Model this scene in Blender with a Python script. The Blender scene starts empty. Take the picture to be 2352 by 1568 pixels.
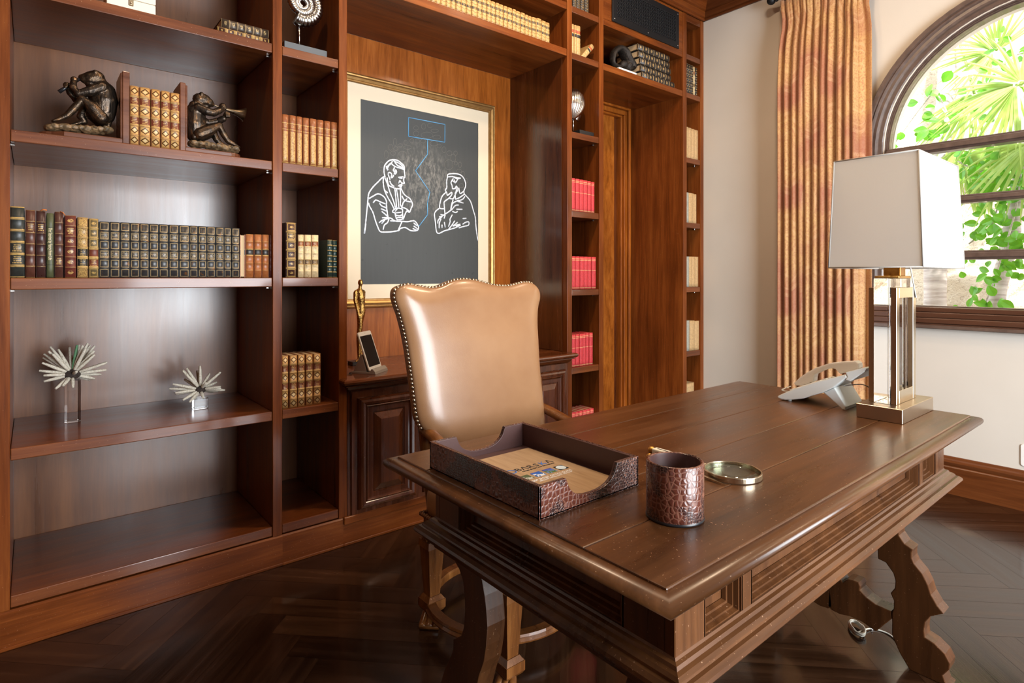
import bpy, bmesh, math, random
from mathutils import Vector, Matrix, Quaternion
random.seed(7)
C = bpy.context.scene.collection
SC = bpy.context.scene
PI = math.pi

# ------------------------------------------------------------------ camera, world, sun, daylight, exposure
FPX, TH, UC, VH, CAMZ = 1334.1, math.radians(50.426), 1176.0, 634.6, 1.25
CT, ST = math.cos(TH), math.sin(TH)
cam = bpy.data.objects.new('camera', bpy.data.cameras.new('camera'))
C.objects.link(cam)
cam.location = (0, 0, CAMZ)
cam.rotation_euler = (PI/2, 0, TH-PI/2)
cam.data.sensor_width = 36
cam.data.lens = FPX*36/2352
cam.data.shift_y = -(784-VH)/2352
cam.data.clip_start = 0.05
SC.camera = cam

w = bpy.data.worlds.new('sky'); SC.world = w; w.use_nodes = True
w.node_tree.nodes['Background'].inputs[0].default_value = (0.86, 0.93, 1.0, 1)
w.node_tree.nodes['Background'].inputs[1].default_value = 3.2

def light(name, kind, loc, rot, energy, color, size=None, size_y=None, radius=None):
    l = bpy.data.lights.new(name, kind); l.energy = energy; l.color = color
    if size: l.shape = 'RECTANGLE' if size_y else 'SQUARE'; l.size = size
    if size_y: l.size_y = size_y
    if radius is not None: l.shadow_soft_size = radius
    o = bpy.data.objects.new(name, l); C.objects.link(o); o.location = loc; o.rotation_euler = rot
    return o
sun = light('sun', 'SUN', (0, 0, 8), (math.radians(38), 0, math.radians(-62)), 12, (1, 0.95, 0.86))
sun.data.angle = math.radians(1.5)
# daylight coming through the french window behind the camera (opening in wall_front)
light('daylight_window', 'AREA', (1.75, -2.14, 1.32), (PI/2, 0, 0), 175, (0.90, 0.95, 1.0), 1.9, 2.3)
# unseen warm fill lights under the ceiling, added to brighten the wood and room
for lx, ly, le in ((.35, 1.75, 6), (1.85, 1.75, 17), (2.75, 1.25, 15), (2.2, -.4, 6), (3.3, .1, 6)):
    light('ceiling_fill', 'AREA', (lx, ly, 3.50), (0, 0, 0), le, (1.0, .74, .50), .16)
SC.view_settings.view_transform = 'Standard'
SC.view_settings.look = 'None'
SC.view_settings.exposure = 0.68
SC.view_settings.gamma = 1.0
SC.view_settings.use_curve_mapping = False
SC.cycles.use_denoising = True
SC.cycles.sample_clamp_indirect = 6.0
SC.cycles.max_bounces = 10
SC.cycles.transparent_max_bounces = 16
SC.cycles.caustics_reflective = False
SC.cycles.caustics_refractive = False

# ------------------------------------------------------------------ measured rays: a photo point placed on a real plane
def ray(u, v):
    a = (u-UC)/FPX; b = -(v-VH)/FPX
    return (CT+a*ST, ST-a*CT, b)
def onY(u, v, Y):
    r = ray(u, v); t = Y/r[1]; return (r[0]*t, CAMZ+r[2]*t)
def onX(u, v, X):
    r = ray(u, v); t = X/r[0]; return (r[1]*t, CAMZ+r[2]*t)
def onZ(u, v, Z):
    r = ray(u, v); t = (Z-CAMZ)/r[2]; return (r[0]*t, r[1]*t)
def on_slant(u, v, y0, z0, k):
    r = ray(u, v); t = (y0+k*(CAMZ-z0))/(r[1]-k*r[2]); return (r[0]*t, r[1]*t, CAMZ+r[2]*t)

# ------------------------------------------------------------------ shader helper
class N:
    """a socket of a node tree with arithmetic"""
    def __init__(s, nt, sock): s.nt, s.k = nt, sock
    def m(s, op, b=None, c=None):
        n = s.nt.nodes.new('ShaderNodeMath'); n.operation = op
        s.nt.links.new(s.k, n.inputs[0])
        for i, x in ((1, b), (2, c)):
            if x is None: continue
            if isinstance(x, N): s.nt.links.new(x.k, n.inputs[i])
            else: n.inputs[i].default_value = x
        return N(s.nt, n.outputs[0])
    def __add__(s, o): return s.m('ADD', o)
    def __sub__(s, o): return s.m('SUBTRACT', o)
    def __mul__(s, o): return s.m('MULTIPLY', o)
    def lt(s, o): return s.m('LESS_THAN', o)
    def gt(s, o): return s.m('GREATER_THAN', o)
    def mx(s, o): return s.m('MAXIMUM', o)
    def mn(s, o): return s.m('MINIMUM', o)
    def ab(s): return s.m('ABSOLUTE')
    def fr(s): return s.m('FRACT')
    def fl(s): return s.m('FLOOR')
    def inv(s): return N.const(s.nt, 1)-s
    def near(s, x, h): return (s-x).ab().lt(h)
    def ramp(s, *stops):
        n = s.nt.nodes.new('ShaderNodeValToRGB'); s.nt.links.new(s.k, n.inputs[0])
        e = n.color_ramp.elements
        while len(e) < len(stops): e.new(0.5)
        for q, (p, c) in zip(e, stops): q.position = p; q.color = (*c, 1) if len(c) == 3 else c
        return N(s.nt, n.outputs[0])
    def rng(s, a, b, c, d):
        n = s.nt.nodes.new('ShaderNodeMapRange'); s.nt.links.new(s.k, n.inputs[0])
        for i, x in enumerate((a, b, c, d)): n.inputs[i+1].default_value = x
        return N(s.nt, n.outputs[0])
    @staticmethod
    def const(nt, v):
        n = nt.nodes.new('ShaderNodeValue'); n.outputs[0].default_value = v; return N(nt, n.outputs[0])

class Mat:
    def __init__(s, name):
        s.m = bpy.data.materials.new(name); s.m.use_nodes = True; s.nt = s.m.node_tree
        s.b = s.nt.nodes['Principled BSDF']
    def set(s, name, v):
        i = s.b.inputs[name]
        if isinstance(v, N): s.nt.links.new(v.k, i)
        elif isinstance(v, tuple) and len(v) == 3: i.default_value = (*v, 1)
        else: i.default_value = v
        return s
    def coord(s, kind='Object'):
        n = s.nt.nodes.new('ShaderNodeTexCoord'); return N(s.nt, n.outputs[kind])
    def xyz(s, v):
        n = s.nt.nodes.new('ShaderNodeSeparateXYZ'); s.nt.links.new(v.k, n.inputs[0])
        return [N(s.nt, o) for o in n.outputs]
    def comb(s, x, y, z):
        n = s.nt.nodes.new('ShaderNodeCombineXYZ')
        for i, q in enumerate((x, y, z)):
            if isinstance(q, N): s.nt.links.new(q.k, n.inputs[i])
            else: n.inputs[i].default_value = q
        return N(s.nt, n.outputs[0])
    def scale(s, v, sc, rot=(0, 0, 0)):
        n = s.nt.nodes.new('ShaderNodeMapping'); s.nt.links.new(v.k, n.inputs[0])
        n.inputs['Scale'].default_value = sc; n.inputs['Rotation'].default_value = rot
        return N(s.nt, n.outputs[0])
    def rand(s):
        n = s.nt.nodes.new('ShaderNodeObjectInfo'); return N(s.nt, n.outputs['Random'])
    def noise(s, v, sc=5, det=4, ro=.55, dist=0, w=None):
        n = s.nt.nodes.new('ShaderNodeTexNoise'); s.nt.links.new(v.k, n.inputs['Vector'])
        n.inputs['Scale'].default_value = sc; n.inputs['Detail'].default_value = det
        n.inputs['Roughness'].default_value = ro; n.inputs['Distortion'].default_value = dist
        if w is not None:
            n.noise_dimensions = '4D'; s.nt.links.new(w.k, n.inputs['W'])
        return N(s.nt, n.outputs['Fac'])
    def voro(s, v, sc, feature='F1', rnd=1.0, out='Distance'):
        n = s.nt.nodes.new('ShaderNodeTexVoronoi'); n.feature = feature; s.nt.links.new(v.k, n.inputs['Vector'])
        n.inputs['Scale'].default_value = sc; n.inputs['Randomness'].default_value = rnd
        return N(s.nt, n.outputs[out])
    def mix(s, f, a, b, blend='MIX'):
        n = s.nt.nodes.new('ShaderNodeMix'); n.data_type = 'RGBA'; n.blend_type = blend
        for i, x in ((0, f), (6, a), (7, b)):
            if isinstance(x, N): s.nt.links.new(x.k, n.inputs[i])
            elif isinstance(x, tuple): n.inputs[i].default_value = (*x, 1)
            else: n.inputs[i].default_value = x
        return N(s.nt, n.outputs[2])
    def bump(s, h, st=.2, d=.01):
        n = s.nt.nodes.new('ShaderNodeBump'); s.nt.links.new(h.k, n.inputs['Height'])
        n.inputs['Strength'].default_value = st; n.inputs['Distance'].default_value = d
        s.nt.links.new(n.outputs[0], s.b.inputs['Normal']); return s

def plain(name, col, rough=.5, metal=0, **kw):
    M = Mat(name); M.set('Base Color', col).set('Roughness', rough).set('Metallic', metal)
    for k, v in kw.items(): M.set(k.replace('_', ' '), v)
    return M.m

def wood(name, dark, mid, lite, axis='Z', rough=.33, coat=.35, across=16, along=1.1, blotch=.55, wear=0.0, croug=.12, spec=.3):
    M = Mat(name); v = M.coord('Object'); r = M.rand()*17
    sc = [across]*3; sc['XYZ'.index(axis)] = along
    n1 = M.noise(M.scale(v, tuple(sc)), 1.0, 7, .62, .35, r)
    sc2 = [across*7]*3; sc2['XYZ'.index(axis)] = along*5
    n2 = M.noise(M.scale(v, tuple(sc2)), 1.0, 3, .6, 0, r)
    n3 = M.noise(v, 2.2, 3, .5, .4, r)
    M.set('Specular IOR Level', spec)
    g = n1*.72+n2*.28
    col = g.ramp((.30, dark), (.50, mid), (.72, lite))
    col = M.mix(n3.rng(.35, .65, blotch, 0), col, M.mix(.62, col, dark))
    if wear > 0:
        n4 = M.noise(v, 190, 2, .5)
        col = M.mix(n4.gt(.72)*wear, col, (.42, .25, .15))
    M.set('Base Color', col).set('Roughness', n1.rng(.3, .7, rough-.06, rough+.1))
    M.set('Coat Weight', coat).set('Coat Roughness', croug)
    M.bump(n2*.6+n1*.4, .12, .003)
    return M.m

def metal(name, col, rough=.25, var=.1, bump=0, bsc=60):
    M = Mat(name); v = M.coord('Object'); n = M.noise(v, bsc, 4, .6)
    M.set('Metallic', 1.0).set('Base Color', M.mix(n.rng(.3, .7, 0, 1), tuple(c*.72 for c in col), col))
    M.set('Roughness', n.rng(.3, .7, rough-var*.5, rough+var))
    if bump: M.bump(n, bump, .004)
    return M.m

def thinglass(name, refl=.07, tint=(1, 1, 1)):
    M = Mat(name); nt = M.nt; nt.nodes.remove(M.b)
    t = nt.nodes.new('ShaderNodeBsdfTransparent'); t.inputs[0].default_value = (*tint, 1)
    g = nt.nodes.new('ShaderNodeBsdfGlossy'); g.inputs['Roughness'].default_value = .02
    mx = nt.nodes.new('ShaderNodeMixShader'); mx.inputs[0].default_value = refl
    nt.links.new(t.outputs[0], mx.inputs[1]); nt.links.new(g.outputs[0], mx.inputs[2])
    nt.links.new(mx.outputs[0], nt.nodes['Material Output'].inputs[0])
    return M.m

def crystal(name, ior=1.49, col=(1, 1, 1), rough=0):
    return plain(name, col, rough, 0, Transmission_Weight=1.0, IOR=ior)

# ------------------------------------------------------------------ geometry helpers
def box(bm, x0, x1, y0, y1, z0, z1, bev=0, seg=1):
    b = bm if not bev else bmesh.new()
    vs = [b.verts.new((x, y, z)) for z in (z0, z1) for y in (y0, y1) for x in (x0, x1)]
    for f in ((0, 2, 3, 1), (4, 5, 7, 6), (0, 1, 5, 4), (2, 6, 7, 3), (0, 4, 6, 2), (1, 3, 7, 5)):
        b.faces.new([vs[i] for i in f])
    if bev:
        bmesh.ops.bevel(b, geom=b.edges[:], offset=bev, segments=seg, affect='EDGES', profile=.5)
        join(bm, b); b.free()
    return bm
def join(dst, src, mat=None):
    mp = {}
    for v in src.verts: mp[v] = dst.verts.new(mat @ v.co if mat else v.co)
    for f in src.faces:
        try:
            g = dst.faces.new([mp[v] for v in f.verts]); g.smooth = f.smooth
        except ValueError: pass
def prism(bm, poly, fn, h0, h1, bev=0):
    """extrude a 2-D polygon between two heights; fn(a, b, h) gives the point"""
    b = bmesh.new()
    lo = [b.verts.new(fn(p[0], p[1], h0)) for p in poly]; hi = [b.verts.new(fn(p[0], p[1], h1)) for p in poly]
    n = len(poly)
    f1 = b.faces.new(lo); f2 = b.faces.new(hi[::-1])
    for i in range(n):
        j = (i+1) % n; b.faces.new((lo[j], lo[i], hi[i], hi[j]))
    bmesh.ops.recalc_face_normals(b, faces=b.faces[:])
    if bev:
        ed = [e for e in b.edges if (f1 in e.link_faces) or (f2 in e.link_faces)]
        bmesh.ops.bevel(b, geom=ed, offset=bev, segments=2, affect='EDGES', profile=.6)
    bmesh.ops.triangulate(b, faces=[f for f in b.faces if len(f.verts) > 4])
    join(bm, b); b.free(); return bm
def offset_poly(pts, d):
    n = len(pts); out = []
    for i in range(n):
        p0, p1, p2 = Vector(pts[i-1]), Vector(pts[i]), Vector(pts[(i+1) % n])
        e1 = (p1-p0).normalized(); e2 = (p2-p1).normalized()
        n1 = Vector((e1.y, -e1.x)); n2 = Vector((e2.y, -e2.x))
        m = n1+n2; L = m.dot(n1)
        out.append(p1+m*(d/L if abs(L) > 1e-6 else 0))
    return out
def loop_sweep(bm, pts, prof, fn, smooth=False, close=False):
    """profile (out, h) carried round a closed counter-clockwise polygon with mitred corners"""
    rings = []
    for o, h in prof:
        rings.append([bm.verts.new(fn(p.x, p.y, h)) for p in offset_poly(pts, o)])
    n = len(pts)
    last = len(prof) if close else len(prof)-1
    fs = []
    for k in range(last):
        A, B = rings[k], rings[(k+1) % len(prof)]
        for i in range(n):
            j = (i+1) % n; f = bm.faces.new((A[i], A[j], B[j], B[i])); f.smooth = smooth; fs.append(f)
    return fs
def tube(bm, pts, rad, seg=8, cap=True, smooth=True, flat=None):
    """round tube along points; rad a number or a list; flat squashes along a world axis (index, factor)"""
    pts = [Vector(p) for p in pts]; n = len(pts)
    R = rad if isinstance(rad, (list, tuple)) else [rad]*n
    rings = []; up = None
    for i, p in enumerate(pts):
        t = (pts[min(i+1, n-1)]-pts[max(i-1, 0)]).normalized()
        if up is None:
            up = Vector((0, 0, 1)) if abs(t.z) < .9 else Vector((0, 1, 0))
        a = t.cross(up)
        if a.length < 1e-6: a = t.orthogonal()
        a.normalize(); b = a.cross(t).normalized(); up = b
        ring = []
        for k in range(seg):
            q = 2*PI*k/seg
            d = (a*math.cos(q)+b*math.sin(q))*R[i]
            if flat: d[flat[0]] *= flat[1]
            ring.append(bm.verts.new(p+d))
        rings.append(ring)
    for i in range(n-1):
        for k in range(seg):
            f = bm.faces.new((rings[i][k], rings[i][(k+1) % seg], rings[i+1][(k+1) % seg], rings[i+1][k])); f.smooth = smooth
    if cap:
        bm.faces.new(rings[0][::-1]); bm.faces.new(rings[-1])
    return bm
def lathe(bm, prof, cx=0, cy=0, z0=0, seg=32, smooth=True, fn=None):
    """profile (r, z) turned about a vertical axis"""
    rings = []
    for r, z in prof:
        rings.append([bm.verts.new((fn or (lambda x, y, h: (cx+x, cy+y, z0+h)))(max(r, 1e-5)*math.cos(2*PI*k/seg), max(r, 1e-5)*math.sin(2*PI*k/seg), z)) for k in range(seg)])
    for i in range(len(prof)-1):
        for k in range(seg):
            f = bm.faces.new((rings[i][k], rings[i][(k+1) % seg], rings[i+1][(k+1) % seg], rings[i+1][k])); f.smooth = smooth
    bmesh.ops.remove_doubles(bm, verts=bm.verts[:], dist=2e-5) if prof[0][0] < 1e-4 or prof[-1][0] < 1e-4 else None
    return bm
def ball(bm, c, r, sub=2, sc=(1, 1, 1), rot=None):
    b = bmesh.new(); bmesh.ops.create_icosphere(b, subdivisions=sub, radius=1)
    for f in b.faces: f.smooth = True
    M = Matrix.Translation(c) @ (rot.to_matrix().to_4x4() if rot else Matrix()) @ Matrix.Diagonal((r*sc[0], r*sc[1], r*sc[2], 1))
    join(bm, b, M); b.free(); return bm
def smoothpath(pts, n=6):
    """Catmull-Rom"""
    pts = [Vector(p) for p in pts]; out = []
    for i in range(len(pts)-1):
        p0 = pts[max(i-1, 0)]; p1 = pts[i]; p2 = pts[i+1]; p3 = pts[min(i+2, len(pts)-1)]
        for k in range(n):
            t = k/n
            out.append(.5*((2*p1)+(p2-p0)*t+(2*p0-5*p1+4*p2-p3)*t*t+(3*p1-p0-3*p2+p3)*t**3))
    out.append(pts[-1]); return out

WM = {}
def finish(o, bm, m, parent=None):
    bmesh.ops.recalc_face_normals(bm, faces=bm.faces[:])
    if parent is not None and parent.name in WM:
        bm.transform(WM[parent.name].inverted())
    me = o.data; bm.to_mesh(me); bm.free()
    for x in (m if isinstance(m, (list, tuple)) else [m]): me.materials.append(x)
def obj(name, bm, m, parent=None, label=None, rc=True):
    """links bm (world coordinates) as one mesh object; part of parent when given"""
    me = bpy.data.meshes.new(name); o = bpy.data.objects.new(name, me); C.objects.link(o)
    if rc: bmesh.ops.recalc_face_normals(bm, faces=bm.faces[:])
    if parent is not None:
        W = WM.get(parent, Matrix()); bm.transform(W.inverted()); o.parent = parent; WM[o] = W
    bm.to_mesh(me); bm.free()
    for x in (m if isinstance(m, (list, tuple)) else [m]): me.materials.append(x)
    if label: o['label'] = label
    return o
def thing(name, label, cat, loc=(0, 0, 0), rz=0, group=None):
    o = bpy.data.objects.new(name, None); C.objects.link(o); o.empty_display_size = .05
    o.location = loc; o.rotation_euler = (0, 0, rz); o['label'] = label; o['category'] = cat
    if group: o['group'] = group
    WM[o] = Matrix.Translation(loc) @ Matrix.Rotation(rz, 4, 'Z')
    return o
def tag(o, label, cat, group=None):
    o['label'] = label; o['category'] = cat
    if group: o['group'] = group
    return o
def single(name, bm, m, label, cat, loc, group=None):
    """a thing that is one mesh, origin at its base"""
    me = bpy.data.meshes.new(name); o = bpy.data.objects.new(name, me); C.objects.link(o)
    bmesh.ops.recalc_face_normals(bm, faces=bm.faces[:])
    W = Matrix.Translation(loc); bm.transform(W.inverted()); o.location = loc; WM[o] = W
    bm.to_mesh(me); bm.free()
    for x in (m if isinstance(m, (list, tuple)) else [m]): me.materials.append(x)
    return tag(o, label, cat, group)
def struct(name, bm, m, parent=None, rc=True):
    o = obj(name, bm, m, parent, rc=rc)
    if parent is None: o['kind'] = 'structure'; WM[o] = Matrix()
    return o
def text_bm(s, size, fn, font_scale=1.0, extrude=0.0003, align='CENTER'):
    """lettering as mesh, mapped by fn(x, y, h)"""
    cu = bpy.data.curves.new('t', 'FONT'); cu.body = s; cu.size = size; cu.align_x = align; cu.align_y = 'CENTER'
    cu.extrude = extrude; cu.resolution_u = 3
    o = bpy.data.objects.new('t', cu); C.objects.link(o)
    me = bpy.data.meshes.new_from_object(o); bm = bmesh.new(); bm.from_mesh(me)
    bpy.data.objects.remove(o); bpy.data.curves.remove(cu); bpy.data.meshes.remove(me)
    for v in bm.verts: v.co = Vector(fn(v.co.x*font_scale, v.co.y, v.co.z))
    return bm
ORD = ['first', 'second', 'third', 'fourth', 'fifth', 'sixth', 'seventh', 'eighth', 'ninth', 'tenth', 'eleventh', 'twelfth', 'thirteenth',
       'fourteenth', 'fifteenth', 'sixteenth', 'seventeenth', 'eighteenth', 'nineteenth', 'twentieth', 'twenty-first', 'twenty-second',
       'twenty-third', 'twenty-fourth', 'twenty-fifth', 'twenty-sixth', 'twenty-seventh', 'twenty-eighth', 'twenty-ninth']

# ------------------------------------------------------------------ materials
WD, WMi, WL = (.055, .0110, .0024), (.185, .046, .0080), (.34, .102, .019)
W_V = wood('mahogany_vertical', WD, WMi, WL, 'Z', wear=.35, coat=.12, spec=.16)
W_H = wood('mahogany_horizontal', WD, WMi, WL, 'X', wear=.35, coat=.12, spec=.16)
W_SH = wood('mahogany_shelf', (.052, .0115, .003), (.155, .040, .009), (.28, .084, .020), 'X', wear=.5, coat=.4, croug=.1)
W_PANEL = wood('mahogany_panel', (.065, .020, .0060), (.16, .056, .0165), (.26, .098, .030), 'Z', .30, .5, across=9, along=.8, blotch=.5, croug=.2, spec=.5)
W_AMBER = wood('amber_veneer', (.11, .025, .0035), (.33, .088, .0095), (.52, .165, .024), 'Z', .34, .35, across=26, along=2.2, blotch=.5)
W_BURL = wood('burl_veneer', (.13, .030, .0035), (.40, .115, .013), (.60, .21, .034), 'Z', .34, .35, across=34, along=9, blotch=.7)
W_CAB = wood('cabinet_mahogany', (.030, .0070, .0026), (.105, .026, .0068), (.22, .062, .015), 'Z', .26, .5, wear=.4)
W_CABX = wood('cabinet_mahogany_top', (.032, .0080, .003), (.115, .030, .0085), (.21, .064, .018), 'X', .22, .5, wear=.4)
W_DESK = wood('desk_walnut', (.030, .0105, .0038), (.095, .035, .0108), (.175, .068, .0215), 'X', .30, .35, across=10, along=.9, wear=.7, croug=.22)
W_DESKY = wood('desk_walnut_end', (.030, .0105, .0038), (.095, .035, .0108), (.175, .068, .0215), 'Y', .30, .35, across=12, along=1, wear=.6, croug=.22)
W_DESKZ = wood('desk_walnut_upright', (.028, .0095, .0036), (.092, .033, .010), (.18, .068, .021), 'Z', .30, .35, across=12, along=1, wear=.6, croug=.22)
W_CHAIR = wood('chair_walnut', (.045, .013, .004), (.16, .054, .012), (.31, .12, .027), 'Z', .3, .4, across=22, along=2, wear=.7)
W_BASE = wood('baseboard_oak', (.045, .011, .003), (.13, .037, .009), (.22, .072, .018), 'Y', .35, .3, across=14)
WALL = Mat('plaster_wall'); v = WALL.coord(); n = WALL.noise(v, 1.4, 3)
WALL.set('Base Color', WALL.mix(n.rng(.3, .7, 0, 1), (.60, .55, .48), (.65, .60, .53))).set('Roughness', .7).bump(WALL.noise(v, 160, 3), .06, .002)
WALL = WALL.m
CEIL = plain('ceiling_plaster', (.40, .31, .22), .8)
BLACK = plain('black_satin', (.012, .012, .014), .35)
DARKM = plain('black_iron', (.008, .008, .009), .5, 0, Specular_IOR_Level=.3)
CHROME = metal('chrome', (.80, .80, .80), .12, .06)
STEEL = metal('pin_steel', (.7, .68, .65), .25)
BRASS = plain('brass', (.60, .50, .36), .24, 1.0)
GOLD = metal('gold_leaf', (.63, .36, .10), .36, .16, .25, 90)
GLASS = thinglass('window_glass', .05)
WFRAME = Mat('window_frame_bronze'); v = WFRAME.coord(); n = WFRAME.noise(v, 30, 4)
WFRAME.set('Base Color', WFRAME.mix(n.rng(.3, .7, 0, 1), (.075, .047, .036), (.12, .076, .058))).set('Roughness', .38).set('Coat Weight', .25)
WFRAME = WFRAME.m
WSILL = wood('window_sill_wood', (.05, .02, .011), (.085, .034, .018), (.12, .05, .026), 'Y', .35, .3)

FL = Mat('herringbone_floor')
uv = FL.coord('UV'); at = FL.nt.nodes.new('ShaderNodeAttribute'); at.attribute_name = 'tone'; tn = N(FL.nt, at.outputs['Fac'])
g1 = FL.noise(FL.scale(uv, (1.2, 26, 1)), 1.0, 6, .6, .3); g2 = FL.noise(FL.scale(uv, (8, 190, 1)), 1.0, 3, .6)
g = g1*.6+g2*.25+tn*.15
FL.set('Base Color', g.ramp((.30, (.007, .0025, .0011)), (.52, (.024, .0090, .0038)), (.72, (.060, .025, .0105))))
FL.set('Roughness', g1.rng(.3, .7, .17, .28)).set('Coat Weight', .4).set('Coat Roughness', .10)
FL.bump(g2*.7+g1*.3, .10, .003); FL = FL.m
GAP = plain('floor_seam', (.20, .12, .07), .5)

# ------------------------------------------------------------------ room shell
RX0, RX1, RY0, RY1, RZ = -1.9, 4.095, -2.2, 3.15, 3.52
def herringbone():
    W, L = .112, .672
    bm = bmesh.new(); uvl = bm.loops.layers.uv.new('UVMap'); tl = bm.faces.layers.float.new('tone')
    c, s = math.cos(PI/4), math.sin(PI/4)
    def quad(x, y, a, b, horiz):
        g = .0009
        P = [(x+g, y+g), (x+a-g, y+g), (x+a-g, y+b-g), (x+g, y+b-g)]
        Q = [(px*c-py*s+1.2, px*s+py*c+.6) for px, py in P]
        if max(q[0] for q in Q) < RX0-.3 or min(q[0] for q in Q) > RX1+.3 or max(q[1] for q in Q) < RY0-.3 or min(q[1] for q in Q) > RY1+.3: return
        f = bm.faces.new([bm.verts.new((q[0], q[1], 0)) for q in Q]); f[tl] = random.random()
        ou, ov = random.random()*9, random.random()*9
        for lp, (px, py) in zip(f.loops, P):
            lp[uvl].uv = (px-x+ou, py-y+ov) if horiz else (py-y+ou, px-x+ov)
    for j in range(-9, 10):
        for i in range(-62, 63):
            ox, oy = i*W+j*L, i*W-j*L
            quad(ox, oy, L, W, True); quad(ox+L, oy-L+W, W, L, False)
    for co, no in (((RX0, 0, 0), (-1, 0, 0)), ((RX1, 0, 0), (1, 0, 0)), ((0, RY0, 0), (0, -1, 0)), ((0, RY1, 0), (0, 1, 0))):
        bmesh.ops.bisect_plane(bm, geom=bm.verts[:]+bm.edges[:]+bm.faces[:], plane_co=co, plane_no=no, clear_outer=True)
    n0 = len(bm.faces)
    box(bm, RX0, RX1, RY0, RY1, -.12, -.0003)
    bm.faces.ensure_lookup_table()
    for f in bm.faces[n0:]: f.material_index = 1
    return bm
fb = herringbone(); struct('floor', fb, [FL, GAP], rc=False)
bm = bmesh.new(); box(bm, RX0, RX1+.2, RY0, RY1+.15, RZ, RZ+.15); struct('ceiling', bm, CEIL)
bm = bmesh.new(); box(bm, RX0, RX1+.2, RY1, RY1+.15, -.12, RZ); struct('wall_back', bm, WALL)
bm = bmesh.new(); box(bm, RX0-.15, RX0, RY0-.2, RY1+.15, -.12, RZ); struct('wall_left', bm, W_PANEL)
DX0, DX1, DZ1 = .78, 2.72, 2.5
bm = bmesh.new()
for a in ((RX0, DX0, 0, RZ), (DX1, RX1+.2, 0, RZ), (DX0, DX1, DZ1, RZ)): box(bm, a[0], a[1], RY0-.2, RY0, a[2], a[3])
box(bm, RX0, RX1+.2, RY0-.2, RY0, -.12, 0)
struct('wall_front', bm, WALL)
# french window behind the camera
bm = bmesh.new()
for a, b in ((DX0, DX0+.09), (DX1-.09, DX1), ((DX0+DX1)/2-.08, (DX0+DX1)/2+.08)): box(bm, a, b, RY0-.12, RY0-.04, 0, DZ1, .004)
for a, b in ((0, .18), (DZ1-.09, DZ1), (1.86, 1.93)): box(bm, DX0, DX1, RY0-.12, RY0-.04, a, b, .004)
struct('window_2', bm, WFRAME)

# arched window wall
AYC, AZC, AR, AZB = .592, 2.03, .703, 1.075
def arch(r, n=40):
    p = [(AYC+r, AZB-(r-AR)), (AYC+r, AZC)] + [(AYC+r*math.cos(PI*k/n), AZC+r*math.sin(PI*k/n)) for k in range(1, n)] + [(AYC-r, AZC), (AYC-r, AZB-(r-AR))]
    return p
bm = bmesh.new()
outer = [bm.verts.new((RX1, y, z)) for y, z in ((RY0-.2, -.12), (RY1, -.12), (RY1, RZ), (RY0-.2, RZ))]
inner = [bm.verts.new((RX1, y, z)) for y, z in arch(AR+.02)]
ed = [bm.edges.new((l[i], l[(i+1) % len(l)])) for l in (outer, inner) for i in range(len(l))]
bmesh.ops.triangle_fill(bm, edges=ed, use_beauty=True)
hole = [f for f in bm.faces if all(((v.co.y-AYC)**2+(max(v.co.z-AZC, 0))**2)**.5 < AR+.03 and v.co.z > AZB-.05 for v in f.verts)]
bmesh.ops.delete(bm, geom=hole, context='FACES_ONLY')
r = bmesh.ops.extrude_face_region(bm, geom=bm.faces[:])
bmesh.ops.translate(bm, vec=(.2, 0, 0), verts=[g for g in r['geom'] if isinstance(g, bmesh.types.BMVert)])
struct('wall_right', bm, WALL)

XW = RX1
win = bpy.data.objects.new('window_1', None); C.objects.link(win); win['kind'] = 'structure'; win.location = (XW, AYC, AZB); WM[win] = Matrix.Translation(win.location)
fx = lambda y, z, h: (XW-h, y, z)
bm = bmesh.new()
prof = [(0, -.10), (0, -.030), (.006, -.030), (.006, -.022), (.013, -.022), (.013, -.014), (.020, -.012), (.024, .002), (.030, .006), (.048, .010), (.052, .020), (.062, .026), (.078, .026), (.084, .034), (.092, .038), (.100, .034), (.104, .042), (.126, .046), (.131, .040), (.131, 0)]
A2 = arch(AR)
loop_sweep(bm, A2, prof, fx)
obj('frame', bm, WFRAME, win)
bm = bmesh.new()
for z0, z1, d in ((1.98, 2.035, .03), (1.668, 1.715, .022), (1.345, 1.397, .022)):
    box(bm, XW-.012, XW+.07, AYC-AR, AYC+AR, z0, z1, .004); box(bm, XW-.012-d*.5, XW+.02, AYC-AR, AYC+AR, z0+.012, z1-.012, .003)
obj('glazing_bar', bm, WFRAME, win)
bm = bmesh.new(); prism(bm, A2, fx, -.075, -.071); obj('pane', bm, GLASS, win)
bm = bmesh.new()
for z0, z1, d in ((1.041, 1.070, .030), (1.008, 1.040, .040), (.976, 1.007, .050), (.950, .975, .043)):
    box(bm, XW-d, XW-.001, AYC-AR-.13, AYC+AR+.12, z0, z1, .005, 2)
obj('sill', bm, WSILL, win)

# baseboard and crown
bm = bmesh.new()
bp = [(0, 0), (.026, 0), (.026, .152), (.022, .158), (.016, .160), (.020, .168), (.024, .180), (.020, .192), (.010, .198), (.006, .210), (0, .212)]
prism(bm, bp, lambda a, b, h: (RX1-a, h, b), RY0, 2.56); struct('baseboard_right', bm, W_BASE)
bm = bmesh.new(); prism(bm, bp, lambda a, b, h: (RX0+a, h, b), RY0, RY1); struct('baseboard_left', bm, W_BASE)
bm = bmesh.new(); prism(bm, bp, lambda a, b, h: (h, RY0+a, b), DX1+.06, RX1-.03); struct('baseboard_front', bm, W_BASE)
cp = [(0, 0), (.012, .0), (.016, .012), (.012, .022), (.020, .026), (.028, .060), (.026, .066), (.040, .070), (.060, .105), (.095, .140), (.135, .160), (.150, .162), (.152, .176), (.170, .182), (.186, .205), (.196, .225), (.196, .26), (0, .26)]
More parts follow.
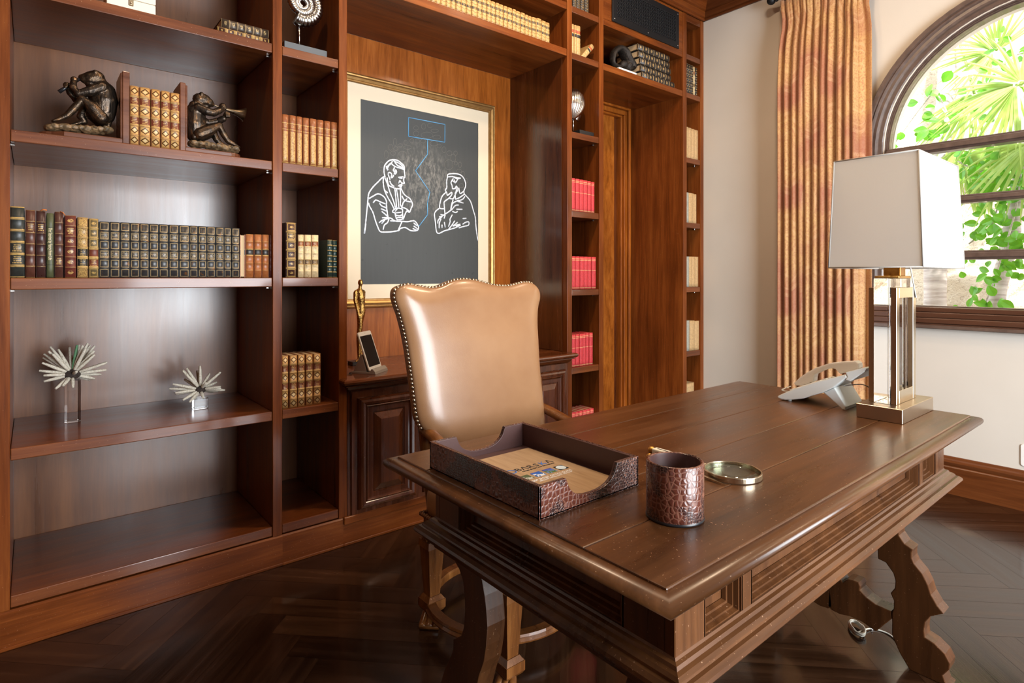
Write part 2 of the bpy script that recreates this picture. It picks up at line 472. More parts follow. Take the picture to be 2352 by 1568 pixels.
bm = bmesh.new(); prism(bm, cp, lambda a, b, h: (h, 2.572-a, 3.26+b), RX0, RX1-.0); struct('trim_1', bm, W_H)
bm = bmesh.new(); prism(bm, cp, lambda a, b, h: (RX1-a, h, 3.26+b), RY0, 2.572); struct('trim_2', bm, W_BASE)

# ------------------------------------------------------------------ built-in bookcases
YF, YB = 2.575, 3.13
S = dict(s1=(-.14, -.057), s2=(.796, .8363), s3=(1.0919, 1.1318), s4=(2.576, 2.6185), s5=(2.8716, 2.9147), s6=(3.8147, 3.8639), s7=(4.0506, 4.0945))
ZT = 3.262
def stile(p, k, m=None, z0=.13):
    bm = bmesh.new(); box(bm, S[k][0], S[k][1], YF, YB+.008, z0, ZT, .0025, 2); return obj('side_panel', bm, m or W_V, p)
def shelf(p, x0, x1, zt, th=.04, m=None, pins=True, y0=None):
    bm = bmesh.new(); box(bm, x0+.001, x1-.001, (y0 or YF+.003), YB-.001, zt-th, zt, .003, 2); s = obj('shelf', bm, m or W_SH, p)
    if pins:
        for x, d in ((x0, 1), (x1, -1)):
            bm = bmesh.new(); box(bm, min(x, x+d*.012), max(x, x+d*.012), YF+.045, YF+.053, zt-th-.008, zt-th-.001, .001); obj('shelf_pin', bm, STEEL, p)
    return s
def backp(p, x0, x1, z0, z1, m=None):
    bm = bmesh.new(); box(bm, x0, x1, YB, YB+.014, z0, z1); return obj('back_panel', bm, m or W_PANEL, p)
def plinth(p, x0, x1):
    bm = bmesh.new(); prism(bm, [(YF-.004, 0), (YB, 0), (YB, .13), (YF+.002, .13), (YF-.004, .124)], lambda a, b, h: (h, a, b), x0, x1)
    box(bm, x0, x1, YF-.009, YF-.003, 0, .012, .002)
    return obj('plinth', bm, W_H, p)
CASES = 'built-in mahogany bookcases along the back wall'
A = thing('bookcase', 'wide open mahogany bookcase on the left holding frog bookends and urchin ornaments', 'bookcase', (.37, YF, 0), group=CASES)
stile(A, 's1'); stile(A, 's2'); backp(A, -.057, .796, .13, ZT); plinth(A, -.14, .8363)
for z in (.67, 1.245, 1.745, 2.25): shelf(A, -.057, .796, z)
shelf(A, -.057, .796, .175, pins=False); shelf(A, -.057, .796, 2.80); shelf(A, -.057, .796, ZT, pins=False)
B = thing('bookcase', 'narrow open mahogany bookcase beside the picture niche, silver ammonite near its top', 'bookcase', (.96, YF, 0), group=CASES)
stile(B, 's3'); backp(B, .8363, 1.0919, .13, ZT); plinth(B, .8363, 1.112)
for z in (.67, 1.245, 1.745, 2.25): shelf(B, .8363, 1.0919, z)
shelf(B, .8363, 1.0919, .175, pins=False); shelf(B, .8363, 1.0919, 2.80); shelf(B, .8363, 1.0919, ZT, pins=False)
D = thing('bookcase', 'overhead mahogany shelf spanning the picture niche, amber back panel behind the picture', 'bookcase', (1.85, YF, 2.627), group=CASES)
shelf(D, 1.1318, 2.576, 2.671, .044, W_H, False); shelf(D, 1.1318, 2.576, 2.962, .045, W_H, False); shelf(D, 1.1318, 2.576, ZT, .04, W_H, False)
backp(D, 1.1318, 2.576, 2.671, ZT); backp(D, 1.1318, 2.576, .76, 2.627, W_AMBER)
E = thing('bookcase', 'narrow mahogany book tower of small cubbies between niche and doorway, red books on its shelves', 'bookcase', (2.745, YF, 0), group=CASES)
stile(E, 's4'); stile(E, 's5', W_H and W_V); backp(E, 2.6185, 2.8716, .13, ZT); plinth(E, 2.576, 2.9147)
for z in (.673, 1.168, 1.664, 2.163): shelf(E, 2.6185, 2.8716, z)
for z in (2.66, 2.955): shelf(E, 2.6185, 2.8716, z, pins=False)
shelf(E, 2.6185, 2.8716, .175, pins=False); shelf(E, 2.6185, 2.8716, ZT, pins=False)
Fb = thing('bookcase', 'overhead mahogany shelf above the doorway, holding a dark loop sculpture', 'bookcase', (3.36, YF, 2.62), group=CASES)
shelf(Fb, 2.9147, 3.8147, 2.662, .044, W_H, False); shelf(Fb, 2.9147, 3.8147, 2.957, .04, W_H, False)
backp(Fb, 2.9147, 3.8147, 2.662, ZT)
bm = bmesh.new(); box(bm, 2.9147, 3.8147, YF+.003, YF+.02, 2.957, ZT, .002); obj('fascia', bm, W_H, Fb)
G = thing('bookcase', 'narrowest mahogany book tower at the right, against the plaster wall, beige books inside', 'bookcase', (3.95, YF, 0), group=CASES)
stile(G, 's6'); stile(G, 's7'); backp(G, 3.8639, 4.0506, .13, ZT); plinth(G, 3.8147, 4.0945)
for z in (.673, 1.168, 1.664, 2.163): shelf(G, 3.8639, 4.0506, z)
for z in (2.662, 2.956): shelf(G, 3.8639, 4.0506, z, pins=False)
shelf(G, 3.8639, 4.0506, .175, pins=False); shelf(G, 3.8639, 4.0506, ZT, .055, pins=False)

bm = bmesh.new(); box(bm, 2.5705, 2.5755, YF+.045, YB-.001, .78, 2.626); obj('niche_lining', bm, wood('glossy_niche_wood', (.04, .010, .003), (.10, .028, .0075), (.18, .055, .014), 'Z', .22, .6, croug=.16, spec=.5), D)
# doorway at the back of the right-hand niche
door = bpy.data.objects.new('door_1', None); C.objects.link(door); door['kind'] = 'structure'; door.location = (3.29, YB, 0); WM[door] = Matrix.Translation(door.location)
bm = bmesh.new(); box(bm, 2.93, 3.655, YB-.015, YB+.01, .01, 2.55, .002); obj('leaf', bm, W_BURL, door)
bm = bmesh.new()
for k, (o0, o1, d) in enumerate(((0, .016, .05), (.016, .05, .072), (.05, .058, .06), (.058, .085, .085), (.085, .105, .07))):
    box(bm, 3.698+o0, 3.698+o1, YB-d, YB+.01, 0, 2.545+o0-.0005, .003); box(bm, 2.918, 3.698+o1, YB-d, YB+.01, 2.545+o0, 2.545+o1-.003 if k == 4 else 2.545+o1, .003)
obj('casing', bm, W_AMBER, door)
bm = bmesh.new(); box(bm, 3.657, 3.70, YB+.0, YB+.012, 0, 2.55); obj('jamb', bm, W_CAB, door)

# iron ventilation grille over the doorway
gr = thing('vent_grille', 'black pierced iron vent grille set in the woodwork above the doorway shelf', 'vent', (3.375, YF, 2.96))
gx0, gx1, gz0, gz1 = 2.996, 3.753, 2.961, 3.236
bm = bmesh.new(); loop_sweep(bm, [(gx0+.045, gz0+.045), (gx1-.045, gz0+.045), (gx1-.045, gz1-.045), (gx0+.045, gz1-.045)], [(0, 0), (0, .008), (.005, .010), (.040, .010), (.045, .006), (.045, 0)], lambda a, b, h: (a, YF-h, b)); obj('frame', bm, DARKM, gr)
bm = bmesh.new(); box(bm, gx0+.03, gx1-.03, YF-.003, YF-.0005, gz0+.03, gz1-.03); obj('backing', bm, BLACK, gr)
bm = bmesh.new()
nx, nz = 25, 8
for i in range(nx+1):
    for j in range(nz+1):
        x = gx0+.045+(gx1-gx0-.09)*i/nx; z = gz0+.045+(gz1-gz0-.09)*j/nz; r = .0155
        if i < nx and j < nz:
            xc, zc = x+.0133, z+.0116
            tube(bm, [(xc-.0133, YF-.005, zc-.0116), (xc+.0133, YF-.005, zc+.0116)], .0028, 5)
            tube(bm, [(xc-.0133, YF-.005, zc+.0116), (xc+.0133, YF-.005, zc-.0116)], .0028, 5)
        if (i+j) % 2 == 0: ball(bm, (x, YF-.006, z), .0065, 1, (1, .6, 1))
obj('pierced_screen', bm, DARKM, gr)
for x in (gx0+.02, (gx0+gx1)/2, gx1-.02):
    for z in (gz0+.02, gz1-.02):
        bm = bmesh.new(); ball(bm, (x, YF-.0105, z), .006, 1, (1, .5, 1)); obj('screw', bm, STEEL, gr)

# ------------------------------------------------------------------ credenza in the picture niche
K = thing('credenza', 'mahogany cabinet with raised-panel doors standing in the niche under the picture', 'cabinet', (1.85, 2.56, 0))
KZ = .777
bm = bmesh.new()
box(bm, 1.134, 2.574, 2.575, YB-.002, KZ-.03, KZ)
tp = [(.0, KZ-.0), (-.010, KZ-.001), (-.018, KZ-.006), (-.020, KZ-.014), (-.017, KZ-.022), (-.010, KZ-.028), (0, KZ-.03)]
def front_mould(bm, prof, x0, x1, yf, yb):
    """a moulding along the front with returned ends: open U path"""
    rings = []
    for o, z in prof:
        rings.append([bm.verts.new(p) for p in ((x0+o, yb, z), (x0+o, yf+o, z), (x1-o, yf+o, z), (x1-o, yb, z))])
    for a, b in zip(rings, rings[1:]):
        for i in range(3): bm.faces.new((a[i], a[i+1], b[i+1], b[i]))
    bm.faces.new(rings[0]); bm.faces.new(rings[-1][::-1])
front_mould(bm, tp, 1.11, 2.59, 2.53, 2.575)
obj('top', bm, W_CABX, K)
bm = bmesh.new()
front_mould(bm, [(-.008, KZ-.031), (-.008, KZ-.036), (.004, KZ-.040), (.010, KZ-.052), (.024, KZ-.064), (.030, KZ-.066), (.030, KZ-.074), (.038, KZ-.08), (.040, KZ-.085)], 1.115, 2.585, 2.535, 2.575)
obj('cornice', bm, W_CABX, K)
bm = bmesh.new(); box(bm, 1.134, 2.574, 2.576, YB-.002, .13, KZ-.03); box(bm, 1.150, 2.560, 2.563, 2.577, .131, KZ-.04); obj('body', bm, W_CAB, K)
bm = bmesh.new(); prism(bm, [(YF-.004, 0), (YB, 0), (YB, .13), (YF+.002, .13), (YF-.004, .124)], lambda a, b, h: (h, a, b), 1.112, 2.576); box(bm, 1.112, 2.576, YF-.009, YF-.003, 0, .012, .002); box(bm, 1.112, 2.576, 2.56, YF, .1, .135, .003); obj('plinth', bm, W_H, K)
fy = lambda a, b, h: (a, 2.563-h, b)
for i in range(4):
    x0 = 1.166+i*.350; x1 = x0+.330; z0, z1 = .146, .690
    bm = bmesh.new()
    box(bm, x0+.02, x1-.02, 2.556, 2.5635, z0+.02, z1-.02)
    rect = [(x0+.052, z0+.052), (x1-.052, z0+.052), (x1-.052, z1-.052), (x0+.052, z1-.052)]
    loop_sweep(bm, rect, [(-.052, 0), (-.052, .008), (-.038, .008), (-.034, .014), (-.030, .014), (-.028, .018), (-.008, .018), (-.002, .020), (.002, .026), (.006, .022), (.010, .026), (.022, .028), (.032, .024), (.040, .012), (.042, 0)][::1], fy)
    rp = [(x0+.085, z0+.085), (x1-.085, z0+.085), (x1-.085, z1-.085), (x0+.085, z1-.085)]
    loop_sweep(bm, rp, [(.0, .010), (-.004, .016), (-.034, .030), (-.0345, .030)], fy)
    q = [bm.verts.new(fy(a, b, .030)) for a, b in ((x0+.1195, z0+.1195), (x1-.1195, z0+.1195), (x1-.1195, z1-.1195), (x0+.1195, z1-.1195))]; bm.faces.new(q)
    dr = obj('door', bm, W_CAB, K)
    kx = x1-.018 if i % 2 == 0 else x0+.018
    bm = bmesh.new(); lathe(bm, [(0, 0), (.006, 0), (.006, .010), (.012, .014), (.0135, .022), (.009, .028), (0, .029)], seg=8, smooth=False, fn=lambda x, y, h: (kx+x, 2.545-h, .595+y)); obj('knob', bm, DARKM, dr)

# ------------------------------------------------------------------ framed picture
PIC = thing('framed_picture', 'gold-framed chalk-like drawing of two seated figures on a dark ground, in the niche', 'picture', (1.871, YB, 1.06))
px0, px1, pz0, pz1 = 1.317, 2.425, 1.060, 2.408
gy = lambda a, b, h: (a, YB-.001-h, b)
bm = bmesh.new()
r0 = [(px0+.055, pz0+.062), (px1-.055, pz0+.062), (px1-.055, pz1-.055), (px0+.055, pz1-.055)]
loop_sweep(bm, r0, [(0, 0), (0, .016), (.004, .020), (.010, .020), (.013, .027), (.024, .033), (.034, .029), (.037, .021), (.043, .023), (.050, .020), (.055, .010), (.055, 0)], gy)
GF = Mat('gilt_frame'); v = GF.coord(); n = GF.noise(GF.scale(v, (30, 30, 30)), 1, 4); GF.set('Metallic', .75).set('Base Color', GF.mix(n.rng(.3, .7, 0, 1), (.36, .19, .060), (.50, .29, .105))).set('Roughness', .36)
obj('frame', bm, GF.m, PIC)
bm = bmesh.new(); loop_sweep(bm, [(1.4525, 1.204), (2.287, 1.204), (2.287, 2.267), (1.4525, 2.267)], [(0, .006), (0, .0095), (.002, .0105), (.085, .0105)], gy)
obj('mount', bm, plain('cream_mount', (.80, .68, .50), .8), PIC)
ART = Mat('slate_print'); v = ART.coord(); x, y, z = ART.xyz(v)
rad = ((x+.01).m('POWER', 2)+(z-.78).m('POWER', 2)).m('SQRT')
wash = rad.rng(.12, .27, 1, 0)*ART.noise(ART.scale(v, (55, 55, 24)), 1, 5, .7).rng(.46, .68, 0, 1)
base = ART.mix(ART.noise(ART.scale(v, (60, 1, 4)), 1, 3), (.046, .051, .052), (.058, .064, .065))
base = ART.mix(ART.noise(v, 26, 2).gt(.735)*.5, base, (.02, .023, .026))
ART.set('Base Color', ART.mix(wash*.7, base, (.27, .26, .24))).set('Roughness', .6)
bm = bmesh.new(); box(bm, 1.445, 2.295, YB-.0075, YB-.002, 1.197, 2.275); obj('print', bm, ART.m, PIC)
def strokes(lst, ox, oy, sc, r, bm, yy=YB-.0085):
    for s in lst:
        P = [onY(ox+a/sc, oy+b/sc, YB-.008) for a, b in s]
        P3 = [(p[0], yy, p[1]) for p in P]
        if len(P3) > 2: P3 = smoothpath(P3, 4)
        k = len(P3); R = [r*(.82+.36*abs(math.sin(i*1.7+len(s)))) for i in range(k)]
        tube(bm, P3, R, 6, flat=(1, .12))
        for e in (0, -1): ball(bm, P3[e], R[e], 1, (1, .12, 1))
LEFTFIG = [[(600,470),(583,390),(590,300),(620,250),(670,205),(740,190),(810,205),(870,250),(910,295),(915,370),(925,470),(908,490),(905,540),(918,575),(880,580),(870,620),(855,660)],
[(635,490),(655,600),(720,640),(790,665),(855,665)],[(640,330),(660,290),(700,250),(720,215)],[(700,250),(760,300),(850,330),(905,350)],[(760,230),(800,280),(860,310),(910,330)],[(740,210),(830,250),(890,300)],[(620,300),(640,360)],[(650,350),(625,320),(690,250)],
[(650,410),(680,400),(710,430),(700,480),(720,480),(740,450)],[(650,430),(665,470),(680,510)],[(755,320),(735,370),(785,400),(750,430),(770,350),(790,390)],[(825,480),(895,470)],[(840,490),(880,495)],[(845,530),(825,570)],[(850,540),(870,570),(890,575)],[(820,620),(850,600),(880,605),(840,635)],
[(680,540),(700,590),(745,625)],[(600,460),(550,490),(480,560),(410,630),(345,720),(325,790),(315,900),(295,1100),(280,1250),(262,1390)],[(265,1390),(285,1240)],[(330,830),(400,790),(485,748),(560,780),(600,820),(625,880),(620,930)],[(410,890),(450,850),(520,880),(600,910)],
[(330,900),(345,950),(400,1050),(440,1180),(480,1290),(520,1365),(600,1375),(700,1370),(820,1350),(840,1320)],[(575,490),(570,560),(590,680),(640,730)],[(600,490),(640,590),(680,720),(740,870),(770,980)],[(590,690),(640,800),(700,900),(745,990)],
[(760,665),(775,800),(790,980)],[(785,670),(810,800),(825,980)],[(850,680),(855,830),(850,920),(870,960)],[(865,665),(900,740),(950,790),(1010,830),(1050,920),(1030,980),(1000,1050),(960,1030),(930,1080),(900,1160)],[(880,790),(900,830),(930,860),(1015,880)],[(960,830),(900,890),(880,960)],[(870,970),(940,990),(1000,1040)],
[(730,1020),(790,985),(880,1000),(885,1060),(890,1130),(880,1165),(800,1170),(775,1120),(760,1060),(725,1050),(730,1020)],[(780,1060),(860,1050)],[(780,1100),(840,1110),(885,1090)],[(800,1140),(880,1135)],[(800,990),(770,1030)],
[(515,910),(550,950),(620,980),(630,1040)],[(540,995),(620,1030)],[(550,1040),(600,1080),(640,1120)],[(620,920),(640,1080),(650,1130)],[(560,1140),(640,1140),(700,1150),(770,1195),(880,1200)],[(505,1220),(560,1180),(660,1150)],[(550,1230),(600,1170)],[(665,1160),(640,1220),(590,1260),(570,1330)],
[(690,1190),(770,1195),(880,1200),(970,1205),(1070,1190),(1110,1220),(1140,1270),(1150,1310),(1120,1350),(1020,1350),(930,1300),(840,1320)],[(880,1200),(840,1290),(815,1350)],[(1075,1230),(1120,1270)],[(1075,1280),(1130,1320)],[(1060,1320),(1120,1345)]]
RIGHTFIG = [[(395,210),(410,165),(540,155),(640,180),(700,240),(735,330),(735,400),(705,480),(710,540)],[(395,210),(378,300),(380,420),(352,465),(380,520),(390,565),(430,540),(470,510),(475,550),(420,620),(335,685),(330,740),(340,850),(345,940),(330,1000)],
[(400,215),(490,210),(560,230),(640,240)],[(500,250),(460,320),(480,380),(490,440),(540,430),(560,390),(590,440),(580,490)],[(520,270),(550,320),(590,250)],[(480,280),(540,330)],[(510,220),(570,250),(630,245)],[(610,430),(630,530),(680,505),(705,480)],[(555,400),(560,480),(540,530),(545,640)],[(580,470),(550,540)],
[(365,510),(300,570),(265,660),(245,800),(320,820)],[(245,805),(150,900),(165,1080),(185,1250),(235,1285),(330,1240),(420,1215),(540,1180),(640,1130)],[(545,640),(620,610),(705,550)],[(600,670),(680,640),(720,590)],[(600,660),(500,710),(470,780),(450,850),(350,920),(290,960),(240,975)],[(430,625),(500,630),(530,570)],[(500,650),(470,740),(455,840)],
[(710,540),(760,590),(830,680),(880,840),(920,980),(930,1120),(945,1250),(965,1390),(990,1435)],[(590,680),(690,710)],[(600,750),(540,760),(480,830),(440,860)],[(570,830),(670,830)],[(490,870),(545,890),(580,875)],[(480,940),(440,1020),(445,1060),(415,1150)],[(270,930),(350,950)],[(290,970),(220,1030),(210,1090)],[(270,1010),(240,1090),(235,1180)],
[(290,1130),(290,1175)],[(335,1080),(350,1165)],[(530,1050),(470,1140),(420,1200)],[(580,1080),(500,1150)],[(550,1110),(490,1150),(640,1110),(560,1150)],[(685,1110),(740,1075),(795,1070),(790,1130),(700,1155),(615,1180)],[(690,1005),(745,1000)]]
CHALK = plain('white_line', (.66, .71, .78), .7)
bm = bmesh.new(); strokes(LEFTFIG, 800, 340, 7.128, .0046, bm); strokes(RIGHTFIG, 980, 380, 8.25, .0046, bm); obj('white_drawing', bm, CHALK, PIC)
bm = bmesh.new()
def zig(P, r):
    Q = [onY(a, b, YB-.008) for a, b in P]
    for a, b in zip(Q, Q[1:]): tube(bm, [(a[0], YB-.0085, a[1]), (b[0], YB-.0085, b[1])], r, 6, flat=(1, .12))
k = 4.48
zig([(820+a/k, 250+b/k) for a, b in ((530, 88), (905, 160), (903, 343), (530, 282), (530, 88))], .0028)
zig([(820+a/k, 250+b/k) for a, b in ((725, 318), (725, 468), (602, 636), (752, 860))]+[(987, 441.6), (981.7, 465.6), (981.7, 493.4), (961, 521)], .0028)
obj('blue_line', bm, plain('blue_line', (.13, .40, .70), .6), PIC)
bm = bmesh.new()
OV = [(390,340,16,38),(345,395,20,32),(300,470,22,40),(500,345,18,24),(445,375,24,18),(565,328,20,24),(622,330,24,22),(400,408,24,20),(370,455,28,22),(465,480,46,46),(520,395,40,20),(608,196,26,22),(608,254,28,26),(685,180,22,30),(750,170,24,24),(800,225,40,16),(720,270,60,32),(820,290,40,20),(680,330,26,20),(790,355,40,26),(845,380,22,20),(895,420,22,30),(950,455,28,24),(1015,455,20,22),(990,505,26,40),(1060,575,16,30),(945,575,44,52),(1018,560,18,16),(1050,640,26,20),(1090,670,20,26),(1075,790,22,22),(250,575,24,30),(1125,740,14,24),(240,660,20,28)]
for a, b, rx, rz_ in OV:
    P = [onY(820+(a+rx*math.cos(q*PI/9))/k, 250+(b+rz_*math.sin(q*PI/9))/k, YB-.008) for q in range(19)]
    tube(bm, [(p[0], YB-.0076, p[1]) for p in P], .0011, 4, flat=(1, .2))
obj('faint_wreath', bm, plain('faint_grey', (.20, .20, .185), .8), PIC)

# ------------------------------------------------------------------ books
GLD = (.52, .33, .105)
def bookmat(name, base, gold=GLD, n=6, bandgold=None, frame=False, diamond=False, filig=False, fill=None, labels=None, text=(), lines=(), lattice=None, rough=.42, worn=None, ornament=None, tri=False):
    M = Mat(name); gx, gy_, gz = M.xyz(M.coord('Generated')); ov = M.coord('Object'); r = M.rand()*31
    nz = M.noise(ov, 90, 4, .65, 0, r); nb = M.noise(ov, 22, 3, .5, 0, r)
    lite = tuple(min(1, c*1.35+.004) for c in base)
    col = M.mix(nz.rng(.35, .65, 0, 1), base, lite)
    if worn: col = M.mix(M.noise(ov, 60, 3, .6, .5, r).gt(.63), col, worn)
    leather = col
    px = (gx-.5).ab()*2
    pz = (gz*n).fr(); pi = (gz*n).fl(); pc = (pz-.5).ab()*2
    inn = px.lt(.80)*pc.lt(.78)
    def gmix(c, mask, g=None, k=.95): return M.mix(mask*nz.rng(.30, .46, .35, 1)*k, c, g or gold)
    if fill: col = M.mix(inn*nb.rng(.3, .6, .75, 1), col, fill)
    if filig: col = gmix(col, inn*M.voro(M.scale(ov, (240, 1, 240)), 1.0, 'DISTANCE_TO_EDGE').lt(.16))
    if lattice:
        z0, z1 = lattice
        a = M.voro(M.scale(ov, (190, 1, 190)), 1.0, 'F1', .35)
        col = gmix(col, gz.gt(z0)*gz.lt(z1)*px.lt(.72)*a.gt(.33))
    if diamond:
        d = px*.62+(pz-.5).ab()*1.5
        col = M.mix(d.gt(.36)*d.lt(.54)*inn, col, tuple(c*.35 for c in base)); col = M.mix(d.lt(.27), col, (.66, .50, .26))
    if ornament:
        e = (px*px*.9+(pz-.5).m('POWER', 2)*9).m('SQRT')
        col = gmix(col, e.lt(ornament)*M.noise(M.scale(ov, (210, 1, 210)), 1.0, 1).gt(.46))
    if tri:
        e = ((pz-.28)-px*.55).ab()
        col = M.mix(e.lt(.10)*pz.gt(.2)*pz.lt(.85), col, (.25, .14, .045))
    if frame: col = gmix(col, (px.mx(pc*1.0).gt(.66))*(px.lt(.80)*pc.lt(.80)))
    lab = None
    for i, lc in (labels or {}).items():
        mk = pi.near(i, .3)*px.lt(.92)*pc.lt(.86)
        col = M.mix(mk, col, lc); col = gmix(col, mk*(pc.gt(.70)))
    for i in text:
        row = (pz*6).fl(); rr = (pz*6).fr()
        t = M.noise(M.comb(gx*22, row*7.3+r, 0), 1.0, 1); wv = M.noise(M.comb(row*3.7+r, 0, 0), 1.0, 0)
        col = gmix(col, pi.near(i, .3)*pz.gt(.17)*pz.lt(.83)*rr.gt(.28)*rr.lt(.74)*t.gt(.44)*px.lt(wv.rng(.3, .7, .4, .72)))
    for z, h, c in lines: col = M.mix(gz.near(z, h), col, c)
    if bandgold: col = gmix(col, pc.gt(1-bandgold)*pc.lt(.97))
    spine = gy_.lt(.075)
    M.set('Base Color', M.mix(spine, leather, col)).set('Roughness', nz.rng(.3, .7, rough-.08, rough+.1)).bump(nz, .15, .0015)
    return M.m
PAPER = Mat('page_block'); v = PAPER.coord(); PAPER.set('Base Color', PAPER.mix(PAPER.noise(PAPER.scale(v, (420, 3, 3)), 1, 2), (.42, .28, .14), (.66, .50, .31))).set('Roughness', .8); PAPER = PAPER.m
def make_book(name, label, cat, loc, w, h, d, mat, group=None, n=6, bands=True, rz=0, ry=0, round_=.5, lay=None, parts=True):
    """spine towards -Y, origin at the foot of the spine's left edge; lay: lying flat with the spine to the front"""
    t = bpy.data.objects.new(name, None); C.objects.link(t); t.empty_display_size = .03; tag(t, label, cat, group)
    Mx = Matrix.Translation(loc) @ Matrix.Rotation(rz, 4, 'Z') @ Matrix.Rotation(ry, 4, 'Y')
    t.matrix_world = Mx
    t.location = loc; t.rotation_euler = Mx.to_euler()
    sw = min(.0028, w*.1); bm = bmesh.new()
    # boards
    for x0, x1 in ((0, sw), (w-sw, w)): box(bm, x0, x1, .004, d, 0, h, .0006)
    # rounded spine with raised bands
    zs = [0]
    for i in range(1, n):
        z = h*i/n; zs += [z-.0026, z-.0012, z+.0012, z+.0026] if bands else [z]
    zs.append(h); K = 8; rings = []
    for q, z in enumerate(zs):
        raised = bands and q not in (0, len(zs)-1) and (q-1) % 4 in (1, 2)
        b = .0016 if raised else 0; ring = []
        for k in range(K+1):
            a = PI*k/K; rr = w/2
            ring.append(bm.verts.new((w/2-(rr+b*.3)*math.cos(a), .006-(w*round_*.32+b+.002)*math.sin(a), z)))
        rings.append(ring)
    for A_, B_ in zip(rings, rings[1:]):
        for k in range(K):
            f = bm.faces.new((A_[k], A_[k+1], B_[k+1], B_[k])); f.smooth = True
    bm.faces.new(rings[0][::-1]); bm.faces.new(rings[-1])
    o = obj('cover', bm, mat); o.parent = t
    if parts:
        bm = bmesh.new(); box(bm, sw, w-sw, .005, d-.004, .003, h-.003); o = obj('pages', bm, PAPER); o.parent = t
    return t
def row_books(name, edges, Y, z0, tops, mat, labelf, group, d, n=6, bands=True, cat='book', gap=.0008, parts=True, matf=None):
    """edges: pixel boundaries of the spines; tops: top pixel row of first and last"""
    for i, (a, b) in enumerate(edges):
        x0 = onY(a, VH, Y)[0]; x1 = onY(b, VH, Y)[0]; f = i/max(1, len(edges)-1)
        tv = tops[i] if len(tops) == len(edges) else tops[0]+(tops[1]-tops[0])*f
        h = onY((a+b)/2, tv, Y)[1]-z0
        make_book(name, labelf(i), cat, (x0+gap, Y+random.uniform(0, .004), z0), x1-x0-2*gap, h, d, matf(i) if matf else mat, group, n, bands, parts=parts)
def q1(x, y): return (x/3.647, y/3.647)
def q2(x, y): return (x/3.647, 430+y/3.647)

# long middle row of the wide bookcase
Y3, Z3 = 2.592, 1.246
BK = dict(
 biggreen=bookmat('book_green_gilt_bands', (.020, .023, .020), n=6, bandgold=.20, text=(1, 2), rough=.38),
 brown=bookmat('book_brown_calf', (.075, .024, .014), n=6, text=(4,), bandgold=.07, rough=.36),
 brown2=bookmat('book_dark_brown_calf', (.038, .013, .011), n=6, text=(4,), bandgold=.05, rough=.33),
 brown3=bookmat('book_brown_calf_low_title', (.062, .021, .014), n=6, text=(1,), bandgold=.05, rough=.36),
 green=bookmat('book_olive_cloth', (.058, .062, .024), n=6, rough=.5, lines=((.78, .006, (.035, .04, .016)), (.2, .006, (.035, .04, .016)))),
 redbr=bookmat('book_red_brown_ornaments', (.105, .022, .013), n=6, bandgold=.06, ornament=.5, text=(4,), rough=.36),
 tan=bookmat('book_tan_filigree', (.15, .075, .028), n=6, filig=True, bandgold=.16, labels={1: (.012, .011, .011), 2: (.012, .011, .011)}, text=(1, 2)),
 olive=bookmat('book_olive_filigree', (.105, .075, .032), n=6, frame=True, ornament=.42, bandgold=.14, labels={1: (.14, .03, .012), 2: (.14, .03, .012)}, text=(1,)),
 dark=bookmat('book_black_gilt_panels', (.022, .021, .021), gold=(.40, .29, .15), n=6, frame=True, text=(4, 2), worn=(.12, .05, .018), rough=.36),
 orange=bookmat('book_orange_calf', (.27, .085, .022), n=6, bandgold=.06, labels={3: (.02, .014, .012)}, worn=(.38, .15, .045), rough=.4),
 dred=bookmat('book_dark_red', (.06, .012, .010), n=6),
 frog=bookmat('book_gilt_diamond', (.24, .085, .022), n=6, fill=(.56, .33, .11), diamond=True, bandgold=.12, labels={4: (.15, .03, .012), 2: (.15, .03, .012)}, text=(4, 2)),
 eight=bookmat('book_gilt_lattice', (.22, .066, .017), n=7, lattice=(.045, .66), text=(5,), bandgold=.0, ornament=None, lines=((.70, .006, GLD), (.83, .006, GLD), (.02, .008, GLD))),
 brtall=bookmat('book_brown_gilt_frames', (.04, .013, .009), n=6, frame=True, ornament=.35, bandgold=.14, text=(4,)),
 vellum=bookmat('book_vellum', (.55, .42, .23), n=7, labels={5: (.20, .035, .015), 2: (.10, .055, .028)}, text=(5, 2), worn=(.45, .30, .14), rough=.45),
 smallgreen=bookmat('book_small_green', (.010, .026, .020), n=7, bandgold=.16, rough=.35),
 triangle=bookmat('book_cream_triangles', (.44, .265, .10), n=6, tri=True, bandgold=.12, labels={4: (.03, .025, .025), 2: (.03, .025, .025)}, text=(4, 2)),
 redlab=bookmat('book_cream_red_label', (.46, .30, .125), n=7, tri=False, ornament=.3, bandgold=.10, labels={5: (.42, .03, .02), 4: (.03, .025, .025)}, text=(5,)),
 black=bookmat('book_black_gilt_roundels', (.024, .019, .015), gold=(.46, .30, .12), n=6, ornament=.45, bandgold=.10, worn=(.10, .05, .022)),
 red=bookmat('book_red_cloth', (.52, .040, .050), n=8, rough=.6, lines=((.93, .006, (.75, .50, .22)), (.885, .006, (.75, .50, .22)), (.58, .006, (.75, .50, .22)), (.035, .012, (.75, .50, .22)))),
 beige=bookmat('book_beige_cloth', (.42, .27, .125), n=8, rough=.7, worn=(.48, .33, .17)),
 grey=bookmat('book_grey_cloth', (.30, .29, .24), n=8, rough=.7),
 foil=bookmat('book_gilt_flowers', (.05, .028, .018), gold=(.42, .30, .14), n=6, ornament=.5, frame=False, bandgold=.12, fill=(.045, .032, .02)),
)
def e2(x0, x1): return (q2(x0, 0)[0], q2(x1, 0)[0])
LONG = 'in the long middle-shelf row'
